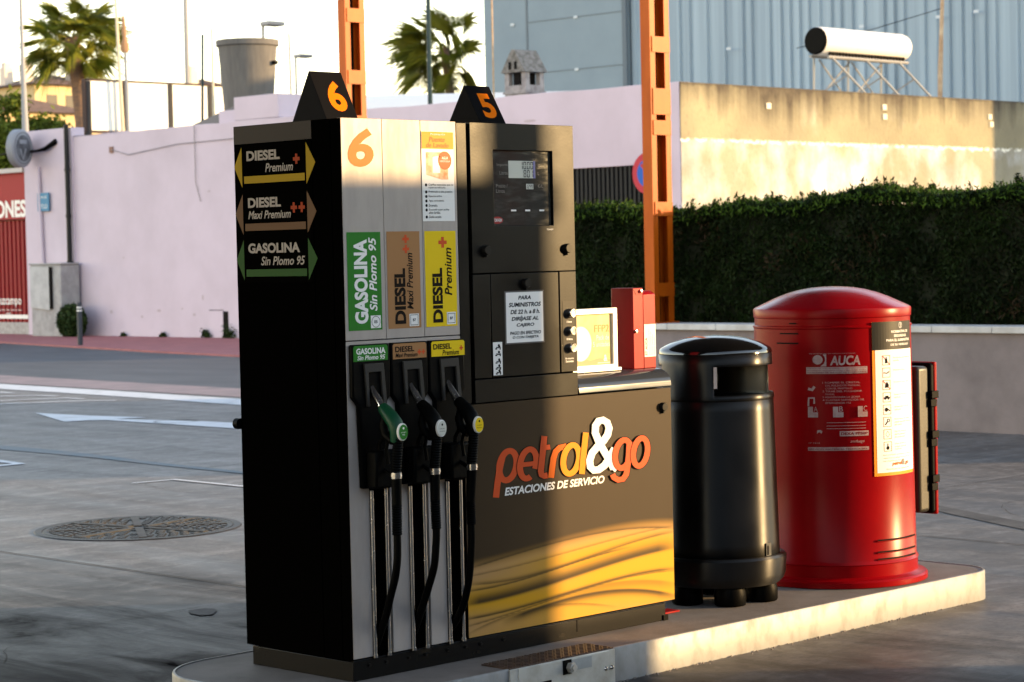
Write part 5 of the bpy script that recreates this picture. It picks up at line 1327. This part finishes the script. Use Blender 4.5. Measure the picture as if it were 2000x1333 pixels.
t = thing('street_lamp', (24.0, 38.7, 3.6), 'tapering grey lighting column at the left edge, rising above the round sign', 'street lamp')
b = MB(); b.tube([(24.0, 38.70, 3.6), (24.0, 38.71, 4.7), (24.01, 38.75, 6.2), (24.04, 38.82, 9.3)], [.095, .08, .05, .03], 10); b.build('column', galv, t)
b = MB(); b.box(23.8, 24.3, 38.72, 38.92, 9.25, 9.35); b.build('lamp_head', galv, t)
for (x_, y_, z_, lab) in ((42.88, 52.74, 9.40, 'nearer street lamp above the roof tank, seen against the sky'), (56.53, 67.44, 10.1, 'farther street lamp right of the roof tank')):
    t = thing('street_lamp', (x_, y_, 0), lab, 'street lamp', 'distant street lamps')
    b = MB(); b.tube([(x_ - .25, y_ + .2, 0), (x_ - .25, y_ + .2, z_)], [.08, .05], 8); b.build('column', galv, t)
    b = MB(); b.box(x_ - .35, x_ + .35, y_ - .25, y_ + .25, z_ - .05, z_ + .10); b.build('lamp_head', galv, t, bevel=.04)
# arched greenhouse roof
t = thing('arched_shed', (37.2, 39.8, 0), 'pale arched metal roof beyond the pink wall', 'shed')
b = MB()
d = Vector((.705, -.709, 0)); e = Vector((.709, .705, 0)); c0 = Vector((36.2, 41.0, 0))
vs = []; K = 14
for s_ in (0, 6.0):
    for k in range(K + 1):
        a = math.pi * k / K; q = c0 + d * s_ + e * (2.2 - 2.2 * math.cos(a)); vs.append((q.x, q.y, 5.35 + .85 * math.sin(a)))
b.add(vs, [(k, k + 1, K + 2 + k, K + 1 + k) for k in range(K)]); b.build('arched_roof', mat('pale_sheet_roof', (.58, .60, .62), .45), t)
b = MB()
q0 = c0; q1 = c0 + d * 6.0
vs = [tuple(q0), tuple(q1), (q1.x, q1.y, 5.35), (q0.x, q0.y, 5.35)]; b.add(vs, [(0, 1, 2, 3)]); b.build('wall', mat('dirty_shed_wall', (.42, .40, .36), .8), t)

# ---- palms
def fan_palm(name_label, base, crown, R_, seed, wind=(0, 0), lean=None, nf=34, blade=1.0):
    rnd = random.Random(seed)
    t = thing('palm_tree', base, name_label, 'palm tree', 'fan palms on the skyline')
    B = Vector(base); C = Vector(crown)
    pts = [B, B.lerp(C, .35) + Vector((.10, -.06, 0)), B.lerp(C, .7) + Vector((.10, -.08, 0)), C]
    sm = [pts[0].lerp(pts[1], i / 8) for i in range(8)] + [pts[1].lerp(pts[2], i / 8) for i in range(8)] + [pts[2].lerp(pts[3], i / 10) for i in range(11)]
    rr = [.24 - .07 * i / 26 + .008 * (i % 2) for i in range(len(sm))]
    for k in (-3, -2, -1): rr[k] += .03
    b = MB(); b.tube(sm, rr, 12); b.build('trunk', mat('palm_trunk', (.22, .13, .08), .9, color2=(.12, .085, .07), nscale=5, stretch=(1, 1, 3), bump=.3, bscale=25), t)
    g = MB()
    for i in range(nf):
        az = i * 2.39996 + rnd.uniform(-.25, .25)
        el = math.asin(max(-1, min(1, -.86 + 1.78 * (i + .5) / nf + rnd.uniform(-.08, .08))))
        d = Vector((math.cos(az) * math.cos(el), math.sin(az) * math.cos(el), math.sin(el)))
        d = (d + Vector((wind[0], wind[1], 0)) * .6).normalized()
        Lp = R_ * rnd.uniform(.42, .56)
        s0 = C + Vector((0, 0, rnd.uniform(-.2, .1)))
        tip = s0 + d * Lp + Vector((0, 0, -.06 * Lp))
        side = d.cross(Vector((0, 0, 1))); side = side.normalized() if side.length > .05 else Vector((1, 0, 0))
        roll = R(rnd.uniform(-65, 65))
        side = (side * math.cos(roll) + side.cross(d) * math.sin(roll)).normalized()
        w_ = .024
        ws = d.cross(side)
        g.add([s0 - side * w_, s0 + side * w_, tip + side * w_ * .6, tip - side * w_ * .6], [(0, 1, 2, 3)], 1)
        g.add([s0 - ws * w_, s0 + ws * w_, tip + ws * w_ * .6, tip - ws * w_ * .6], [(0, 1, 2, 3)], 1)
        upv = side.cross(d)
        nb = 38
        fan = []
        for k in range(nb + 1):
            th = R(-125 + 250 * k / nb)
            bd = (d * math.cos(th) + side * math.sin(th)).normalized()
            bl = R_ * (.56 - .16 * (abs(th) / 2.2) ** 2) * blade
            fan.append((bd, bl))
        for k in range(nb):
            (b0, l0), (b1, l1) = fan[k], fan[k + 1]
            bm_ = (b0 + b1).normalized(); bl = (l0 + l1) / 2 * rnd.uniform(.9, 1.08)
            sag = Vector((wind[0], wind[1], -.25)) * bl * .30
            q0 = tip + b0 * l0 * .33 + sag * .25; q1 = tip + b1 * l1 * .33 + sag * .25
            qm = tip + bm_ * bl * .40 + sag * .25 + upv * bl * .05
            e = tip + bm_ * bl * rnd.uniform(.92, 1.05) + sag + Vector((0, 0, -1)) * bl * rnd.uniform(.05, .28)
            g.add([tip, q0, qm, q1], [(0, 1, 2), (0, 2, 3)], 0)
            h0 = qm.lerp(q0, .75); h1 = qm.lerp(q1, .75)
            g.add([h0, qm, h1, e], [(0, 1, 3), (1, 2, 3)], 0)
    g.build('crown', [leaf_mat('palm_leaf', (.075, .095, .010), (.19, .18, .018), 1.0), mat('palm_petiole', (.22, .20, .05), .6)], t, smooth=0)
fan_palm('upright fan palm with a round crown left of the billboard', (32.5, 48.7, 0), (32.42, 49.05, 8.12), 1.80, 3, nf=30)
fan_palm('windblown fan palm half hidden behind the warehouse edge', (63.4, 64.9, 0), (62.9, 65.5, 10.6), 2.5, 11, wind=(-.55, .45), nf=24, blade=1.1)

# ---- tree
def tree(lab, base, cz, rx, rz, n, seed):
    rs = np.random.default_rng(seed)
    t = thing('tree', base, lab, 'tree')
    b = MB(); b.tube([base, (base[0] + .1, base[1], cz * .5), (base[0], base[1] + .1, cz)], [.18, .14, .07], 10)
    for k in range(6):
        a = k * 1.05; b.tube([(base[0] + .05, base[1], cz * .6), (base[0] + rx * .6 * math.cos(a), base[1] + rx * .6 * math.sin(a), cz + rz * .3 * (k % 3 - .5))], [.07, .025], 6)
    b.build('trunk', mat('bark', (.10, .07, .05), .9), t)
    P_ = []
    for k in range(60):
        q = rs.normal(size=3); q /= np.linalg.norm(q); c = np.array([base[0], base[1], cz]) + q * np.array([rx, rx, rz]) * rs.uniform(.45, 1.0)
        m_ = n // 60; P_.append(c + rs.normal(0, 1, (m_, 3)) * np.array([.20, .20, .16]) * rx * .55)
    P_ = np.concatenate(P_)
    leaf_mesh('crown', leaf_mat('broad_leaf', (.05, .075, .010), (.11, .135, .018), 2.5), P_, rs.uniform(.05, .10, len(P_)), t, base)
tree('leafy green tree at the left edge behind the round sign', (27.0, 44.6, 0), 4.35, 1.75, 1.45, 26000, 5)
tree('small green tree between the palm trunk and the yellow houses', (30.6, 47.6, 0), 4.85, .8, .75, 7000, 9)

# ---- houses with tiled hip roofs
def house(lab, x0, x1, y0, y1, h, rh, wins, chims, seed=0):
    t = thing('house', ((x0 + x1) / 2, (y0 + y1) / 2, 0), lab, 'house', 'yellow houses on the skyline')
    b = MB(); b.box(x0, x1, y0, y1, 0, h); wl_ = b.build('wall', mat('ochre_render', (.56, .43, .24), .9, color2=(.50, .38, .21), nscale=.5), t)
    b = MB(); e = .6; m_ = min(x1 - x0, y1 - y0) / 2
    vs = [(x0 - e, y0 - e, h), (x1 + e, y0 - e, h), (x1 + e, y1 + e, h), (x0 - e, y1 + e, h)]
    if x1 - x0 > y1 - y0: vs += [(x0 + m_, (y0 + y1) / 2, h + rh), (x1 - m_, (y0 + y1) / 2, h + rh)]; fs = [(0, 1, 5, 4), (1, 2, 5), (2, 3, 4, 5), (3, 0, 4), (0, 3, 2, 1)]
    else: vs += [((x0 + x1) / 2, y0 + m_, h + rh), ((x0 + x1) / 2, y1 - m_, h + rh)]; fs = [(0, 1, 4), (1, 2, 5, 4), (2, 3, 5), (3, 0, 4, 5), (0, 3, 2, 1)]
    b.add(vs, fs); rf = b.build('roof', mat('brown_tiles', (.17, .11, .085), .85, color2=(.11, .075, .06), nscale=2), t, smooth=0)
    for cx_, cy_ in chims:
        b = MB(); b.box(cx_ - .4, cx_ + .4, cy_ - .4, cy_ + .4, h - .2, h + rh + .5); b.box(cx_ - .3, cx_ + .3, cy_ - .3, cy_ + .3, h + rh + .5, h + rh + .9); b.build('chimney', mat('white_chimney', (.6, .52, .45), .9), rf)
    for a, z_, fx in wins:
        b = MB()
        if fx: b.box(a, a + 1.0, y0 - .03, y0 + .02, z_, z_ + 1.0)
        else: b.box(x0 - .03, x0 + .02, a, a + 1.0, z_, z_ + 1.0)
        b.build('window', mat('dark_window', (.06, .055, .05), .3), wl_)
house('upper yellow house with white chimneys on its brown tiled roof', 96.5, 104, 148.3, 156, 16.0, 1.2, [(97.6, 14.2, True), (99.4, 14.2, True), (150.5, 14.2, False)], [(97.2, 153.4), (97.0, 150.2), (101, 149.6)])
house('lower ochre house wing below the upper yellow house', 87.5, 97.5, 141.5, 150.5, 13.2, 1.6, [(89.5, 11.0, True), (92.5, 11.0, True), (95, 11.0, True)], [])
house('far yellow house peeping above the billboard', 113.5, 121, 150, 158, 16.1, 1.5, [(115, 14.3, True)], [(115.0, 152.0), (118.0, 151.0)])

# ================================================================== UNSEEN SHADE CASTERS AND ADDED LIGHT BLOCKERS
t = thing('shade_block', (-3.5, -10, 0), 'long dark flat-roofed block out of view, added to shade the dispenser', 'shade block')  # unseen block, added to cast the pump shade and cut low sky
b = MB(); b.box(-18, 8.50, -13, -7.5, 0, 3.40); b.build('wall', mat('shade_block_render', (.06, .056, .052), .9), t)
b = MB(); b.box(-18.1, 8.53, -13.1, -7.45, 3.40, 3.55); b.build('roof', mat('shade_block_roof', (.12, .12, .12), .8), t)
for x0, x1, z0, z1, nm in ((4.2, 5.2, .02, 2.1, 'door'), (5.6, 8.0, .9, 2.3, 'window'), (.4, 3.8, .9, 2.3, 'window'), (-4.0, -.2, .9, 2.3, 'window')):
    b = MB(); b.box(x0, x1, -7.5, -7.46, z0, z1); b.build(nm, M['glass'], t)
t = thing('canopy', (-6, -3, 0), 'flat slab out of view above the dispensers, added to block sky light', 'canopy')  # roof out of view, added to cut sky light and deepen the shade
b = MB(); b.box(-18, 7.0, -2.2, 4.2, 3.92, 4.4); b.build('sky_block_slab', mat('sky_block_soffit', (.14, .13, .125), .8), t)
for cx_ in (-16, -9):
    b = MB(); b.box(cx_, cx_ + .25, 2.6, 2.85, 0, 3.92); b.build('column', pm, t)
t2_ = thing('steel_column', (8.18, -7.32, 0), 'plain steel column at the corner of the added shade block', 'column')
b = MB(); b.box(8.10, 8.26, -7.40, -7.24, 0, 5.2); b.build('shaft', pm, t2_)
b = MB(); b.box(8.04, 8.32, -7.44, -7.18, 0, .02); b.build('foot_plate', pm, t2_)
t = thing('glow_blocker', (30, -34, 0), 'long low plain block out of view, added to hide the low sky glow', 'building')  # added out of view to block the bright low sky near the sun
b = MB(); b.box(5, 60, -44, -34, 0, 6.0); b.build('wall', mat('glow_block_render', (.10, .085, .07), .9), t)
b = MB(); b.box(4.7, 60.3, -44.3, -33.7, 6.0, 6.3); b.build('roof', mat('glow_block_roof', (.10, .07, .06), .9), t)
t = thing('neighbour_building', (49, 12, 0), 'tall plain building beyond the right edge', 'building')
b = MB(); b.box(42.2, 56, 8.1, 16.5, 0, 9.0); b.build('wall', mat('neighbour_render', (.4, .36, .32), .9), t)
b = MB(); b.box(42.15, 56.1, 8.05, 16.6, 9.0, 9.2); b.build('roof', mat('neighbour_roof', (.2, .18, .17), .9), t)
